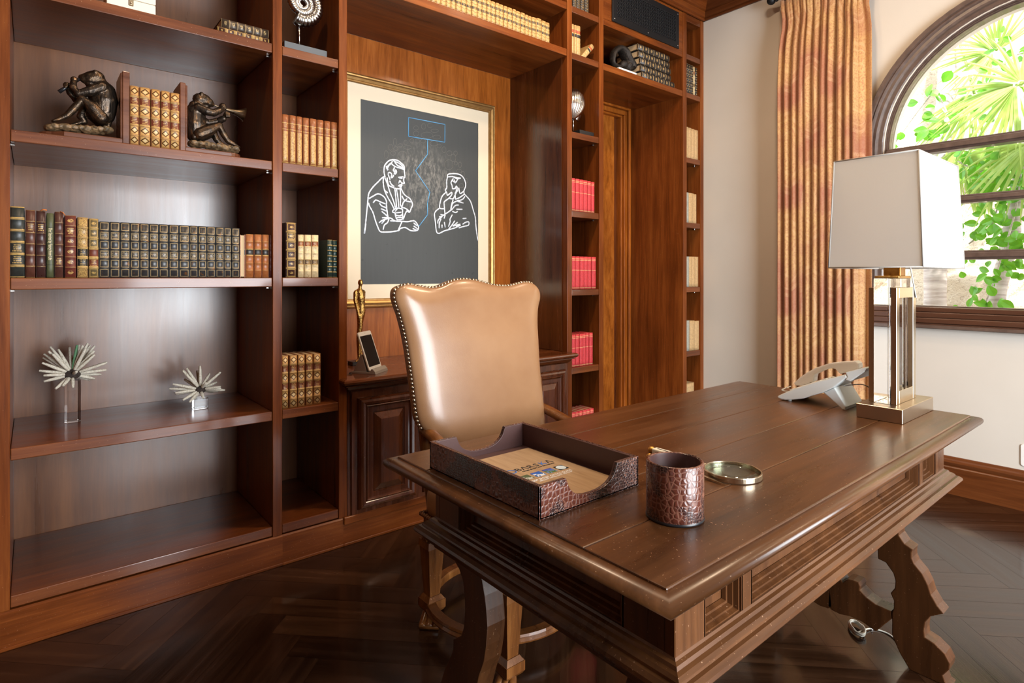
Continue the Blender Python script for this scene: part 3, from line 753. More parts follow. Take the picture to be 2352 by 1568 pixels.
def one(name, key, x0, x1, ytop, label, bands=True, n=6, d=.15, rr=.5):
    a, b = e2(x0, x1); X0, X1 = onY(a, VH, Y3)[0], onY(b, VH, Y3)[0]
    h = onY((a+b)/2, q2(0, ytop)[1], Y3)[1]-Z3
    return make_book(name, label, 'book', (X0+.0008, Y3, Z3), X1-X0-.0016, h, d, BK[key], 'leather books '+LONG, n, bands, round_=rr), X0, X1, h
one('book', 'biggreen', 82, 207, 160, 'tallest and thickest black-green book with wide gilt bands, leftmost on the shelf', d=.19)
one('book', 'brown', 212, 297, 190, 'plain brown leather book with gilt title, just right of the thick black-green book')
t, X0, X1, h = one('book', 'brown2', 300, 383, 197, 'darkest maroon-brown leather book with gilt title, left of the olive green book')
RIB = plain('orange_ribbon', (.55, .16, .03), .6)
bm = bmesh.new(); tube(bm, [(X0+.012, Y3+.004, Z3+h), (X0+.02, Y3-.001, Z3+h+.0045), (X0+.03, Y3-.003, Z3+h+.003)], .0022, 5); o = obj('ribbon', bm, RIB, label='orange ribbon marker'); o.data.transform(Matrix.Translation((-t.location[0], -t.location[1], -t.location[2]))); o.parent = t
t, X0, X1, h = one('book', 'green', 388, 452, 216, 'slim olive green book with a vertical gilt gothic title', bands=False)
bm = text_bm('The Stories by Fancy from Life', .0150, lambda x, y, z: (X0+(X1-X0)*.5+y, Y3-.0038-z*.3, Z3+h*.52-x), 1.0, .0004)
ml = max(v.co.z for v in bm.verts)-min(v.co.z for v in bm.verts); cz = Z3+h*.52
for v in bm.verts: v.co.z = cz+(v.co.z-cz)*(h*.5/ml)
o = obj('title', bm, plain('gilt_lettering', (.75, .62, .34), .4)); o.data.transform(Matrix.Translation((-t.location[0], -t.location[1], -t.location[2]))); o.parent = t
t, X0, X1, h = one('book', 'brown3', 455, 533, 205, 'brown leather book titled low on its spine, right of the olive green book')
bm = bmesh.new(); tube(bm, [(X0+.016, Y3+.002, Z3+h+.001), (X0+.024, Y3-.003, Z3+h-.002), (X0+.030, Y3-.004, Z3+h-.012)], .0018, 5); o = obj('ribbon', bm, RIB, label='orange ribbon marker'); o.data.transform(Matrix.Translation((-t.location[0], -t.location[1], -t.location[2]))); o.parent = t
one('book', 'redbr', 540, 640, 236, 'red-brown leather book with gilt flower ornaments on the spine')
one('book', 'tan', 645, 740, 252, 'tan book covered in gilt filigree with two black labels')
one('book', 'olive', 742, 828, 262, 'olive-gold book with gilt roundels and two red labels')
D15 = [830, 920, 1008, 1092, 1172, 1252, 1333, 1415, 1500, 1590, 1662, 1733, 1808, 1880, 1943, 2010]
row_books('book', [e2(a, b) for a, b in zip(D15, D15[1:])], Y3, Z3, [q2(0, 287)[1], q2(0, 341)[1]], BK['dark'],
          lambda i: f'black volume with gilt panel frames, {ORD[i]} from left of the fifteen matching ones', 'leather books '+LONG, .125)
for i, (a, b) in enumerate(((2060, 2128), (2132, 2195), (2198, 2255))):
    one('book', 'orange', a, b, 393+i*2, f'orange-brown calf book with a black label, {ORD[i]} from left of three', n=6, d=.14)
one('book', 'dred', 2259, 2283, 400, 'dark red book squeezed against the divider at the right end of the row', d=.12)
a, b = e2(2008, 2056); X0, X1 = onY(a, VH, Y3)[0], onY(b, VH, Y3)[0]; h = onY(a, q2(0, 396)[1], Y3)[1]-Z3
bm = bmesh.new(); box(bm, X0+.001, X0+.0035, Y3-.001, Y3+.12, Z3, Z3+h, .0006); box(bm, X1-.004, X1-.0012, Y3-.001, Y3+.12, Z3, Z3+h, .0006); box(bm, X0+.0035, X1-.004, Y3+.118, Y3+.124, Z3, Z3+h)
t = thing('book', 'tan book shelved with its page edges outward, left of the orange calf books', 'book', (X0, Y3, Z3), group='leather books '+LONG)
obj('cover', bm, BK['orange'], t); bm = bmesh.new(); box(bm, X0+.0035, X1-.004, Y3+.002, Y3+.117, Z3+.003, Z3+h-.003); obj('pages', bm, PAPER, t, 'tan page edges')

# five between the frog bookends, eight beside, five lower
F5 = [(1088, 1168), (1168, 1263), (1265, 1345), (1348, 1425), (1427, 1508)]
row_books('book', [(q1(a, 0)[0], q1(b, 0)[0]) for a, b in F5], 2.588, 1.746, [718/3.647, 778/3.647], BK['frog'],
          lambda i: f'gilt tan book with diamond panels, {ORD[i]} from left between the frog bookends', 'gilt books between the frog bookends', .14)
k4 = 440/1604
E8 = [(322, 380), (383, 440), (443, 495), (499, 552), (555, 613), (617, 673), (677, 730), (734, 788)]
row_books('book', [(560+a*k4, 560+b*k4) for a, b in E8], 2.592, 1.746, [957*k4, 1023*k4], BK['eight'],
          lambda i: f'orange-brown book with gilt lattice spine, {ORD[i]} from left of eight in the narrow bookcase', 'lattice-gilt books in the narrow bookcase', .12, 7, False)
k5 = 440/1302
x = lambda p: 560+p*k5
row_books('book', [(x(289), x(360))], 2.588, 1.246, [511, 511], BK['brtall'], lambda i: 'tall dark brown book with gilt frames in the narrow bookcase, left of the vellum books', 'mixed books in the narrow bookcase', .16)
row_books('book', [(x(372), x(412)), (x(415), x(460)), (x(462), x(510))], 2.595, 1.246, [538.5, 539.5], BK['vellum'], lambda i: f'cream vellum book with red label, {ORD[i]} from left of three beside the tall brown book', 'mixed books in the narrow bookcase', .13, 7)
row_books('book', [(x(570), x(605)), (x(608), x(638))], 2.588, 1.246, [550.5, 552], BK['smallgreen'], lambda i: f'small dark green book with gilt bands, {["left", "right"][i]} one of the pair against the divider', 'mixed books in the narrow bookcase', .12, 7)
E5 = [(260, 306), (313, 366), (369, 418), (423, 473), (476, 527)]
row_books('book', [(x(a), x(b)) for a, b in E5], 2.596, .671, [817, 812], BK['frog'], lambda i: f'gilt tan book with diamond panels, {ORD[i]} from left, low in the narrow bookcase', 'gilt books low in the narrow bookcase', .15)

# overhead shelf: cream volumes
k7 = 680/2352
X7 = [1052, 1021, 987, 943, 910, 885, 857, 821, 784, 754, 717, 685, 653, 621, 586, 552, 514, 477, 431, 391, 349, 307, 267, 229, 186, 147, 109, 70]
ed7 = [(960+b*k7, 960+a*k7) for a, b in zip(X7, X7[1:])][::-1]
hh = .128
NB = len(ed7)
for i, (a, b) in enumerate(ed7):
    Yb = 2.592; x0, x1 = onY(a, VH, Yb)[0], onY(b, VH, Yb)[0]
    make_book('book', f'small cream book with dark labels on the overhead shelf, {ORD[NB-1-i]} from the right end', 'book', (x0+.001, Yb+random.uniform(0, .004), 2.672), x1-x0-.002, hh+random.uniform(-.002, .002), .09, BK['triangle'], 'cream books on the overhead shelf', 6, False)
# tower cubbies
def q7(px, py): return (960+px*k7, py*k7)
row_books('book', [(q7(a, 0)[0], q7(b, 0)[0]) for a, b in ((1233, 1264), (1267, 1296), (1298, 1329), (1331, 1362))], 2.592, 2.956, [-12, -5], None, lambda i: f'black book with gilt roundels in the topmost tower cubby, {ORD[i]} from left', 'black books in the top tower cubby', .1, 6, True,
          matf=lambda i: BK['orange'] if i == 9 else BK['black'])
row_books('book', [(q7(a, 0)[0], q7(b, 0)[0]) for a, b in ((1229, 1246), (1247, 1265), (1267, 1297))], 2.592, 2.661, [55, 59.5], BK['redlab'], lambda i: f'slim cream book with red label, {ORD[i]} from left standing upright in the tower cubby', 'cream books in the tower cubby', .1, 7)
lx0 = onY(q7(1291, 0)[0], VH, 2.592)[0]
ang = math.radians(44)
make_book('book', 'slim cream book with red label leaning over in the tower cubby', 'book', (lx0+.004, 2.592, 2.662), .032, .150, .1, BK['redlab'], 'cream books in the tower cubby', 7, True, ry=ang)
k8 = 360/941
def q8(px, py): return (1280+px*k8, 360+py*k8)
RED = 'red cloth books in the tower'
for lev, (z, xs, tv) in enumerate(((1.665, (89, 113, 137, 162, 187, 208, 228), (409, 418)), (1.169, (91, 114, 140, 165, 189, 210, 236), (588.5, 590)), (.674, (92, 115, 137, 159, 178, 196, 218), (768.5, 764)))):
    nm = ('upper', 'middle', 'lower')[lev]
    row_books('book', [(q8(a, 0)[0], q8(b, 0)[0]-.4) for a, b in zip(xs, xs[1:])], 2.593, z, list(tv), BK['red'], lambda i, nm=nm: f'red cloth book with thin gilt lines, {ORD[i]} from left on the {nm} red-book shelf', RED, .125, 8, False)
row_books('book', [(1314.5+i*8.6, 1314.5+(i+1)*8.6-.4) for i in range(6)], 2.61, .176, [947, 938], BK['red'], lambda i: f'red cloth book with only its top showing above the desk, {ORD[i]} from left', RED, .13, 8, False)
# over-doorway shelf: stack of old books lying flat, spines to the room
zz = 2.663
for i in range(5):
    x0, x1 = 3.30+.012*(4-i), 3.705-.008*i+(.03 if i == 0 else 0)
    t = .047 if i else .05
    bo = make_book('book', f'old black book with gilt roundels stacked flat over the doorway, {["lowest", "second from bottom", "middle one", "second from top", "topmost"][i]}', 'book', (x0+.0, 2.598+.004*(i % 2), zz+t-.002), t-.003, x1-x0, .20, BK['black'], 'stack of old books over the doorway', 6, True, ry=PI/2)
    zz += t
# dark books of the last tower
row_books('book', [(1578.2, 1581.4), (1581.6, 1587), (1587.4, 1593.6), (1594, 1597.4), (1597.8, 1603.5)], 2.592, 2.663, [145, 156], None, lambda i: ['black book with gilt roundels at the left edge of the last tower cubby', 'black book with gilt roundels beside the cubby edge book, second in the last tower', 'black gilt book in the middle of the last tower cubby', 'thin white-spined book between black books in the last tower', 'frayed black book showing its pale backing at the right of the last tower'][i], 'old books high in the last tower', .12, 6, True, matf=lambda i: BK['vellum'] if i == 3 else BK['black'])
def ld(z, us, tv, keys, nm):
    row_books('book', list(zip(us, us[1:])), 2.594, z, list(tv), None, lambda i: f'{"grey" if keys[i] == "grey" else "beige"} cloth book, {ORD[i]} from left on the {nm} shelf of the last tower', 'beige books in the last tower', .13, 8, False, matf=lambda i: BK[keys[i]])
ld(2.164, (1577.5, 1583, 1590, 1597, 1605), (291, 299), ('beige',)*4, 'highest beige-book')
ld(1.665, (1577.5, 1583, 1592.5, 1596.5, 1601.5), (442, 446), ('grey', 'beige', 'beige', 'beige'), 'second beige-book')
ld(1.169, (1577.5, 1584, 1591, 1598, 1605), (589, 589.5), ('grey', 'beige', 'beige', 'beige'), 'third beige-book')
ld(.674, (1577.5, 1585, 1596, 1608), (736, 736.5), ('grey', 'beige', 'beige'), 'fourth beige-book')
ld(.176, (1577.5, 1595), (879, 880), ('beige',), 'lowest')
# two books lying on the top shelf of the wide bookcase
for i, (x0, x1, t, key, z) in enumerate(((.585, .790, .026, 'brtall', 2.2505), (.600, .787, .036, 'foil', 2.277))):
    make_book('book', ['slim brown book with gilt bands lying under the flower-gilt book, top shelf', 'flower-gilt brown book lying on another book at the right of the top shelf'][i], 'book', (x0, 2.60, z+t-.0005), t-.001, x1-x0, .14, BK[key], 'books lying on the top shelf', 6, True, ry=PI/2)

# ------------------------------------------------------------------ sculptures and ornaments on the shelves
def caps(bm, *pr):
    """chain of tapering limbs: (point, radius), ..."""
    P = [p for p, r in pr]; R = [r for p, r in pr]
    tube(bm, P, R, 10)
    for p, r in pr: ball(bm, p, r, 2)
def organic(name, bm, m, parent, vox=.0024, it=4, label=None, disp=None):
    o = obj(name, bm, m, parent, label)
    r = o.modifiers.new('join', 'REMESH'); r.mode = 'VOXEL'; r.voxel_size = vox; r.use_smooth_shade = True
    s = o.modifiers.new('smooth', 'SMOOTH'); s.iterations = it; s.factor = .5
    return o
BRONZE = Mat('bronze_patina'); v = BRONZE.coord(); n = BRONZE.noise(v, 55, 5, .65); sc_ = BRONZE.voro(v, 330)
BRONZE.set('Metallic', .85).set('Base Color', n.ramp((.34, (.028, .022, .018)), (.55, (.085, .055, .034)), (.70, (.22, .115, .052)))).set('Roughness', .36)
BRONZE.bump(sc_*.5+n*.5, .5, .002); BRONZE = BRONZE.m
COAT = Mat('bronze_coat'); v = COAT.coord(); n = COAT.noise(COAT.scale(v, (90, 90, 18)), 1, 4, .6, .6)
COAT.set('Metallic', .85).set('Base Color', n.ramp((.36, (.032, .026, .022)), (.58, (.085, .06, .042)), (.74, (.24, .125, .055)))).set('Roughness', .34).bump(n, .5, .004); COAT = COAT.m
ROCK = Mat('painted_rock_base'); v = ROCK.coord(); n = ROCK.noise(v, 60, 5, .7); ROCK.set('Base Color', n.ramp((.35, (.05, .034, .018)), (.52, (.17, .108, .052)), (.68, (.32, .18, .08)))).set('Roughness', .55).bump(ROCK.voro(v, 60), .6, .006); ROCK = ROCK.m
W_BKEND = wood('bookend_wood', (.06, .018, .010), (.15, .050, .022), (.24, .09, .04), 'X', .3, .5, wear=.5)

def frog(label, f, parts, loc, flip):
    t = thing('bookend', label, 'bookend', loc, group='pair of bronze frog bookends'); return t
ZS = 1.746
_c0, _b0 = caps, ball
GF_ = 1.14
def caps(bm, *pr): _c0(bm, *[(p, r*GF_) for p, r in pr])
# ---- flute player
def fA(px, py, dy=0, Y=2.665): x, z = onY(80+px/8.71, 140+py/8.71, Y); return (x, Y+dy, z)
xa0, xa1, xu0, xu1 = onY(84.6, VH, 2.60)[0], onY(298, VH, 2.597)[0], onY(281, VH, 2.597)[0], onY(298, VH, 2.597)[0]
T = thing('bookend', 'coated bronze frog playing a flute, wooden bookend left of the gilt books', 'bookend', (xa0, 2.597, ZS), group='pair of bronze frog bookends')
zt = onY(290, 163.5, 2.597)[1]
bm = bmesh.new()
R_ = [(xu0, 2.597), (xu0, 2.735), (xa0+.055, 2.735)]+[(xa0+.055-.05*math.sin(q*PI/10), 2.68+.05*math.cos(q*PI/10)-.003) for q in range(1, 10)]+[(xa0+.075, 2.597)]
prism(bm, R_, lambda a, b, h: (a, b, h), ZS, ZS+.019, .004)
obj('base', bm, W_BKEND, T)
bm = bmesh.new(); box(bm, xu0, xu1, 2.597, 2.74, ZS, zt, .003, 2); box(bm, xu0-.006, xu0, 2.60, 2.735, ZS+.019, zt-.008, .002); obj('upright', bm, W_BKEND, T)
bm = bmesh.new()
for a in range(9):
    ball(bm, fA(330+a*138, 1345+a*7-18*math.sin(a*.9), .008*math.sin(a*2.1)), .021, 2, (1.1, 1.7, .72))
    ball(bm, fA(400+a*128, 1330+a*8, -.028), .013, 1, (1.2, 1, .9))
for vv in bm.verts: vv.co.z = max(vv.co.z, ZS+.017); vv.co.x = min(vv.co.x, xu0-.0065)
rr_ = random.Random(5)
xs_ = [v_.co.x for v_ in bm.verts]; zc_ = max(v_.co.z for v_ in bm.verts)
for q in range(70):
    v_ = bm.verts[:][rr_.randrange(len(bm.verts))] if False else None
for v_ in [v_ for k_, v_ in enumerate(list(bm.verts)) if k_ % 31 == 0]:
    ball(bm, v_.co+Vector((0, 0, -.002)), rr_.uniform(.004, .0075), 1, (1.3, 1, .8))
for v_ in bm.verts: v_.co.z = max(v_.co.z, ZS+.017)
organic('rock', bm, ROCK, T, .002, 1)
nr, fr_ = -.026, .026
bm = bmesh.new()
caps(bm, (fA(1345, 1120), .030), (fA(1360, 900), .036), (fA(1350, 700), .036), (fA(1340, 540), .027), (fA(1300, 430), .021))
caps(bm, (fA(1230, 340), .025), (fA(1120, 360), .024), (fA(1010, 355), .017), (fA(945, 335), .011)); ball(bm, fA(1120, 450), .020, 2)
for d in (-.017, .017): ball(bm, fA(1205, 255, d), .0105, 2)
for d in (nr, fr_):
    k = 0 if d < 0 else 60
    caps(bm, (fA(1320, 1170, d), .021), (fA(1130, 960+k, d*1.15), .019), (fA(940+k, 810+k*.6, d*1.1), .0145), (fA(800+k*2.2, 960+k*2, d), .0125), (fA(640+k*6, 1120+k, d), .010))
    fx_ = 640+k*6
    caps(bm, (fA(fx_, 1120+k, d), .010), (fA(fx_-130, 1180+k*.6, d), .007), (fA(fx_-290, 1235+k*.4, d), .0045))
    for e in (-.008, .008): caps(bm, (fA(fx_-120, 1180+k*.6, d), .005), (fA(fx_-270, 1230+k*.4, d+e), .0032))
organic('frog', bm, BRONZE, T)
bm = bmesh.new()
caps(bm, (fA(1380, 1050, 0), .034), (fA(1400, 800), .039), (fA(1380, 620), .035), (fA(1340, 520), .026)); caps(bm, (fA(1430, 900), .026), (fA(1440, 1130), .020), (fA(1470, 1300), .008))
caps(bm, (fA(1330, 560, nr), .019), (fA(1080, 650, nr*1.3), .0165), (fA(860, 690, nr*1.2), .0125), (fA(760, 560, nr), .0115), (fA(770, 440, nr*.5), .0095))
caps(bm, (fA(1320, 600, fr_), .019), (fA(1050, 700, fr_*1.2), .015), (fA(830, 740, fr_), .0115), (fA(710, 610, fr_*.7), .0105), (fA(660, 520, fr_*.2), .009))
for vv in bm.verts: vv.co.x = min(vv.co.x, xu0-.0065)
organic('coat', bm, COAT, T)
bm = bmesh.new(); ball(bm, fA(785, 385, -.006), .0125, 2); ball(bm, fA(640, 480, .004), .012, 2)
for q in range(3): caps(bm, (fA(770-q*18, 350+q*10, -.008), .0042), (fA(800-q*18, 420+q*8, -.013), .0036)); caps(bm, (fA(630-q*20, 445+q*12, 0), .0042), (fA(645-q*20, 520+q*8, -.008), .0036))
organic('hands', bm, BRONZE, T, .0018)
bm = bmesh.new(); tube(bm, [fA(925, 338), fA(600, 545), fA(485, 618)], [.0058, .0062, .0068], 12); obj('flute', bm, BLACK, T)
# ---- trumpet player
def fB(px, py, dy=0, Y=2.665): x, z = onY(390+px/8.2545, 180+py/8.2545, Y); return (x, Y+dy, z)
xb0, xb1 = onY(413.3, VH, 2.597)[0], onY(427, VH, 2.597)[0]; xbe = onY(562, VH, 2.61)[0]
T = thing('bookend', 'coated bronze frog blowing a trumpet, wooden bookend right of the gilt books', 'bookend', (xb0, 2.597, ZS), group='pair of bronze frog bookends')
zt = onY(420, 189, 2.597)[1]
bm = bmesh.new()
R_ = [(xb1, 2.597), (xbe-.055, 2.597)]+[(xbe-.055+.05*math.sin(q*PI/10), 2.665-.065*math.cos(q*PI/10)) for q in range(1, 10)]+[(xbe-.055, 2.73), (xb1, 2.735)]
prism(bm, R_, lambda a, b, h: (a, b, h), ZS, ZS+.0185, .004); obj('base', bm, W_BKEND, T)
bm = bmesh.new(); box(bm, xb0, xb1, 2.597, 2.74, ZS, zt, .003, 2); box(bm, xb1, xb1+.006, 2.60, 2.735, ZS+.0185, zt-.008, .002); obj('upright', bm, W_BKEND, T)
bm = bmesh.new()
for a in range(8):
    ball(bm, fB(450+a*110, 1240+a*17-14*math.sin(a*.9), .008*math.sin(a*2.1)), .021, 2, (1.1, 1.7, .75)); ball(bm, fB(440+a*112, 1235+a*16, -.028), .013, 1, (1.2, 1, .9))
for vv in bm.verts: vv.co.z = max(vv.co.z, ZS+.017); vv.co.x = max(vv.co.x, xb1+.0065)
rr_ = random.Random(5)
xs_ = [v_.co.x for v_ in bm.verts]; zc_ = max(v_.co.z for v_ in bm.verts)
for q in range(70):
    v_ = bm.verts[:][rr_.randrange(len(bm.verts))] if False else None
for v_ in [v_ for k_, v_ in enumerate(list(bm.verts)) if k_ % 31 == 0]:
    ball(bm, v_.co+Vector((0, 0, -.002)), rr_.uniform(.004, .0075), 1, (1.3, 1, .8))
for v_ in bm.verts: v_.co.z = max(v_.co.z, ZS+.017)
organic('rock', bm, ROCK, T, .002, 1)
bm = bmesh.new()
caps(bm, (fB(520, 1060), .030), (fB(510, 860), .033), (fB(500, 650), .031), (fB(520, 520), .022), (fB(570, 450), .020))
caps(bm, (fB(560, 400), .023), (fB(650, 420), .024), (fB(730, 460), .0185), (fB(790, 490), .011)); ball(bm, fB(680, 520), .016, 2)
for d in (-.016, .016): ball(bm, fB(585, 318, d), .010, 2)
for d in (nr, fr_):
    k = 0 if d < 0 else 50
    caps(bm, (fB(540, 1080, d), .022), (fB(720, 1010+k*.4, d*1.15), .021), (fB(900-k, 930+k, d*1.1), .0155), (fB(990-k*1.6, 1080+k, d), .0125), (fB(1075-k*2, 1210, d), .010))
    caps(bm, (fB(1075-k*2, 1210, d), .010), (fB(1180-k*2, 1265, d), .007), (fB(1290-k*2, 1330, d), .0045))
    for e in (-.008, .008): caps(bm, (fB(1170-k*2, 1262, d), .005), (fB(1280-k*2, 1328, d+e), .0032))
organic('frog', bm, BRONZE, T)
bm = bmesh.new()
caps(bm, (fB(480, 1080), .028), (fB(480, 860), .036), (fB(480, 660), .034), (fB(500, 540), .025)); caps(bm, (fB(560, 950, -.02), .012), (fB(440, 1130, -.025), .010))
caps(bm, (fB(520, 590, nr), .017), (fB(660, 660, nr*1.4), .0155), (fB(790, 690, nr*1.3), .014), (fB(900, 640, nr), .0125), (fB(970, 590, nr*.5), .011))
caps(bm, (fB(560, 720, fr_), .016), (fB(760, 830, fr_), .015), (fB(930, 800, fr_*.7), .0135), (fB(1020, 760, .004), .012))
for vv in bm.verts: vv.co.x = max(vv.co.x, xb1+.0065)
organic('coat', bm, COAT, T)
bm = bmesh.new(); ball(bm, fB(1000, 545, -.004), .014, 2, (1.1, 1, 1.2)); ball(bm, fB(1080, 700, -.002), .013, 2, (1.2, 1, .9))
for q in range(3): caps(bm, (fB(985+q*24, 500+q*6, -.008), .0044), (fB(990+q*26, 590, -.014), .004)); caps(bm, (fB(1050+q*30, 650+q*10, -.008), .0044), (fB(1060+q*28, 730, -.013), .004))
organic('hands', bm, BRONZE, T, .0018)
bm = bmesh.new(); tube(bm, [fB(800, 488), fB(900, 530), fB(1080, 590), fB(1180, 622), (fB(1270, 650)), fB(1345, 672), fB(1400, 686), fB(1412, 690)], [.0028, .0034, .0065, .0095, .0135, .0195, .027, .031], 20, cap=False)
tube(bm, [fB(1412, 690), fB(1400, 686), fB(1345, 672), fB(1270, 650)], [.031, .0255, .018, .011], 20, cap=False); obj('trumpet', bm, metal('aged_trumpet', (.30, .22, .14), .32), T)

caps = _c0
# ---- pencil urchins on crystal blocks
SPINE = Mat('urchin_spine'); v = SPINE.coord(); n = SPINE.noise(v, 210, 4, .7); SPINE.set('Base Color', n.ramp((.30, (.16, .115, .07)), (.42, (.58, .52, .41)), (.65, (.76, .72, .62)))).set('Roughness', .75).bump(n, .4, .003); SPINE = SPINE.m
GREENSP = plain('green_spine', (.13, .30, .15), .75)
URCH = Mat('urchin_body'); v = URCH.coord(); n = URCH.noise(v, 150, 4); URCH.set('Base Color', n.ramp((.3, (.012, .008, .007)), (.7, (.06, .04, .03)))).set('Roughness', .8).bump(n, .8, .004); URCH = URCH.m
ACR = crystal('clear_crystal', 1.47)
def urchin(label, f, cen, rb, tips, loc, blockf, ycen, green=None):
    T = thing('urchin_ornament', label, 'ornament', loc, group='pencil urchins on crystal blocks')
    c = Vector(f(*cen)); 
    bm = bmesh.new(); ball(bm, c, rb, 3, (1.15, 1.1, .85)); b_ = obj('urchin_body', bm, URCH, T)
    rnd = random.Random(3)
    for i, (px, py, dy) in enumerate(tips):
        tp = Vector(f(px, py)); tp.y += dy
        d = (tp-c); L = d.length; d.normalize(); a = c+d*rb*.72
        mid = a+(tp-a)*.35; s = .92+.16*rnd.random()
        bm = bmesh.new(); tube(bm, [a, a+(tp-a)*.04, mid, a+(tp-a)*.7, a+(tp-a)*.985, tp], [.0028, .0052*s, .0070*s, .0060*s, .0042*s, .0022], 8)
        o = obj('spine', bm, GREENSP if i == green else SPINE, b_, 'green-tinted spine' if i == green else None)
    blockf(T); return T
def g1(px, py, Y=2.80): x, z = onY(80+px/7.467, 780+py/7.467, Y); return (x, Y, z)
cx, cy = onZ(167, 970, .67)
cx1, cy1 = cx, cy+.02
Yu = cy1
def gu1(px, py): return g1(px, py, Yu)
tips1 = [(120,385,-.02),(70,530,0),(145,595,-.03),(150,710,-.01),(345,810,-.05),(155,255,.03),(140,335,.06),(230,190,-.01),(265,135,.04),(405,175,.03),(610,155,.07),(730,100,.02),(775,105,.05),(820,90,-.01),(915,65,.02),(970,115,.06),(1045,120,.05),(1015,185,-.01),(1210,385,-.03),(1255,400,.03),(1230,515,.0),(1155,615,.04),(1040,685,.03),(960,720,.05),(640,780,-.06),(1015,240,-.035),(300,230,-.03),(700,510,-.07),(860,130,-.04),(470,760,-.05)]
def blk1(T):
    bm = bmesh.new(); w_ = .026; z0, z1 = .6705, gu1(640, 690)[2]
    prism(bm, [(cx1-w_, cy1-w_+.008), (cx1-w_+.008, cy1-w_), (cx1+w_-.008, cy1-w_), (cx1+w_, cy1-w_+.008), (cx1+w_, cy1+w_-.008), (cx1+w_-.008, cy1+w_), (cx1-w_+.008, cy1+w_), (cx1-w_, cy1+w_-.008)], lambda a, b, h: (a, b, h), z0, z1, .0012)
    obj('crystal_block', bm, ACR, T)
urchin('spiky urchin on a tall clear crystal column, left one on the low shelf', gu1, (645, 590), .024, tips1, (cx1, cy1, .6705), blk1, Yu, 11)
cx2, cy2 = onZ(461, 940, .67)
cy2 += .0; Yv = cy2+.02
def gu2(px, py): x, z = onY(380+px/10.453, 830+py/10.453, Yv); return (x, Yv, z)
tips2 = [(150,525,-.02),(110,670,.02),(220,745,-.01),(275,800,.02),(370,890,-.04),(520,930,-.05),(395,210,-.02),(445,225,.03),(530,170,.02),(820,100,-.01),(860,120,.03),(830,260,.06),(1125,325,.05),(1330,250,.0),(1360,270,.03),(1285,525,.04),(1300,630,-.03),(1430,685,.0),(1300,740,.03),(1200,770,.05),(850,830,-.05),(640,880,-.03),(520,470,.06),(920,470,-.05),(1270,570,-.045),(560,900,.03)]
def blk2(T):
    bm = bmesh.new(); box(bm, cx2-.026, cx2+.030, Yv-.021, Yv+.025, .6705, gu2(800, 868)[2], .0015); obj('crystal_block', bm, ACR, T)
urchin('spiky urchin on a short clear crystal block, right one on the low shelf', gu2, (840, 670), .020, tips2, (cx2, Yv, .6705), blk2, Yv)

# ---- silver ammonite on a stand
AMX, AMZ, AMY = .957, 2.503, 2.665
T = thing('ammonite_sculpture', 'silver ribbed ammonite shell on a dark block, high in the narrow bookcase', 'sculpture', (.956, 2.62, 2.2505))
bm = bmesh.new(); box(bm, .860, 1.054, 2.62, 2.71, 2.2505, 2.293, .0015); obj('base', bm, plain('slate_block', (.085, .10, .115), .45), T)
bm = bmesh.new(); tube(bm, [(.942, AMY, 2.292), (.940, AMY, 2.42)], .0032, 10); obj('rod', bm, CHROME, T)
bm = bmesh.new(); NT, NSEG, K = 3.05, 360, 16; rings = []
a_end = math.radians(-112)
for i in range(NSEG+1):
    f = i/NSEG; a = a_end+(1-f)*NT*2*PI
    g = math.exp(-(1-f)*NT*2*PI*.092)
    Rm = .081*g; rt = .031*g
    rib = 1+.075*math.cos(f*NT*2*PI/ (2*PI)*34*2*PI/ 1.0)
    cxx, czz = AMX+Rm*math.cos(a), AMZ+Rm*math.sin(a); ring = []
    for q in range(K):
        t = 2*PI*q/K
        rr = rt*(rib if math.cos(t) > -.4 else 1)
        ring.append(bm.verts.new((cxx+rr*math.cos(t)*math.cos(a), AMY-rr*1.0*math.sin(t), czz+rr*math.cos(t)*math.sin(a))))
    rings.append(ring)
for A_, B_ in zip(rings, rings[1:]):
    for q in range(K):
        f = bm.faces.new((A_[q], A_[(q+1) % K], B_[(q+1) % K], B_[q])); f.smooth = True
obj('shell', bm, metal('polished_silver', (.52, .50, .48), .20, .06), T)
bm = bmesh.new(); bm.faces.new([bm.verts.new(vv.co) for vv in [bmesh.new().verts.new(x.co) for x in []]] or [bm.verts.new((AMX+.081*math.cos(a_end)+.031*math.cos(2*PI*q/24)*math.cos(a_end)+.0004, AMY-.031*math.sin(2*PI*q/24), AMZ+.081*math.sin(a_end)+.031*math.cos(2*PI*q/24)*math.sin(a_end)-.0006)) for q in range(24)])
r = bmesh.ops.extrude_face_region(bm, geom=bm.faces[:]); bmesh.ops.translate(bm, vec=(-.0012, 0, .0016), verts=[g for g in r['geom'] if isinstance(g, bmesh.types.BMVert)])
obj('aperture', bm, plain('grey_cut_face', (.16, .16, .155), .5), T)

# ---- silver scallop-ribbed shell in the tower
T = thing('shell_sculpture', 'silver ribbed shell on a black block, in the tower cubby above the red books', 'sculpture', (2.70, 2.66, 2.1635))
YS = 2.665
def h1(px, py): x, z = onY(1290+px/11.2, 180+py/11.2, YS); return (x, YS, z)
bx1 = h1(690, 0)[0]
bm = bmesh.new(); box(bm, bx1-.135, bx1, 2.615, 2.715, 2.1635, 2.200, .002); obj('base', bm, plain('veined_black_marble', (.02, .021, .022), .25), T)
bm = bmesh.new(); tube(bm, [(h1(300, 0)[0], YS, 2.199), (h1(300, 0)[0], YS, 2.29)], .0035, 10); obj('rod', bm, CHROME, T)
cS = Vector(h1(300, 560)); rx_ = h1(548, 0)[0]-cS.x; rz_ = (h1(0, 175)[2]-h1(0, 1010)[2])/2; cS.z = (h1(0, 175)[2]+h1(0, 1010)[2])/2
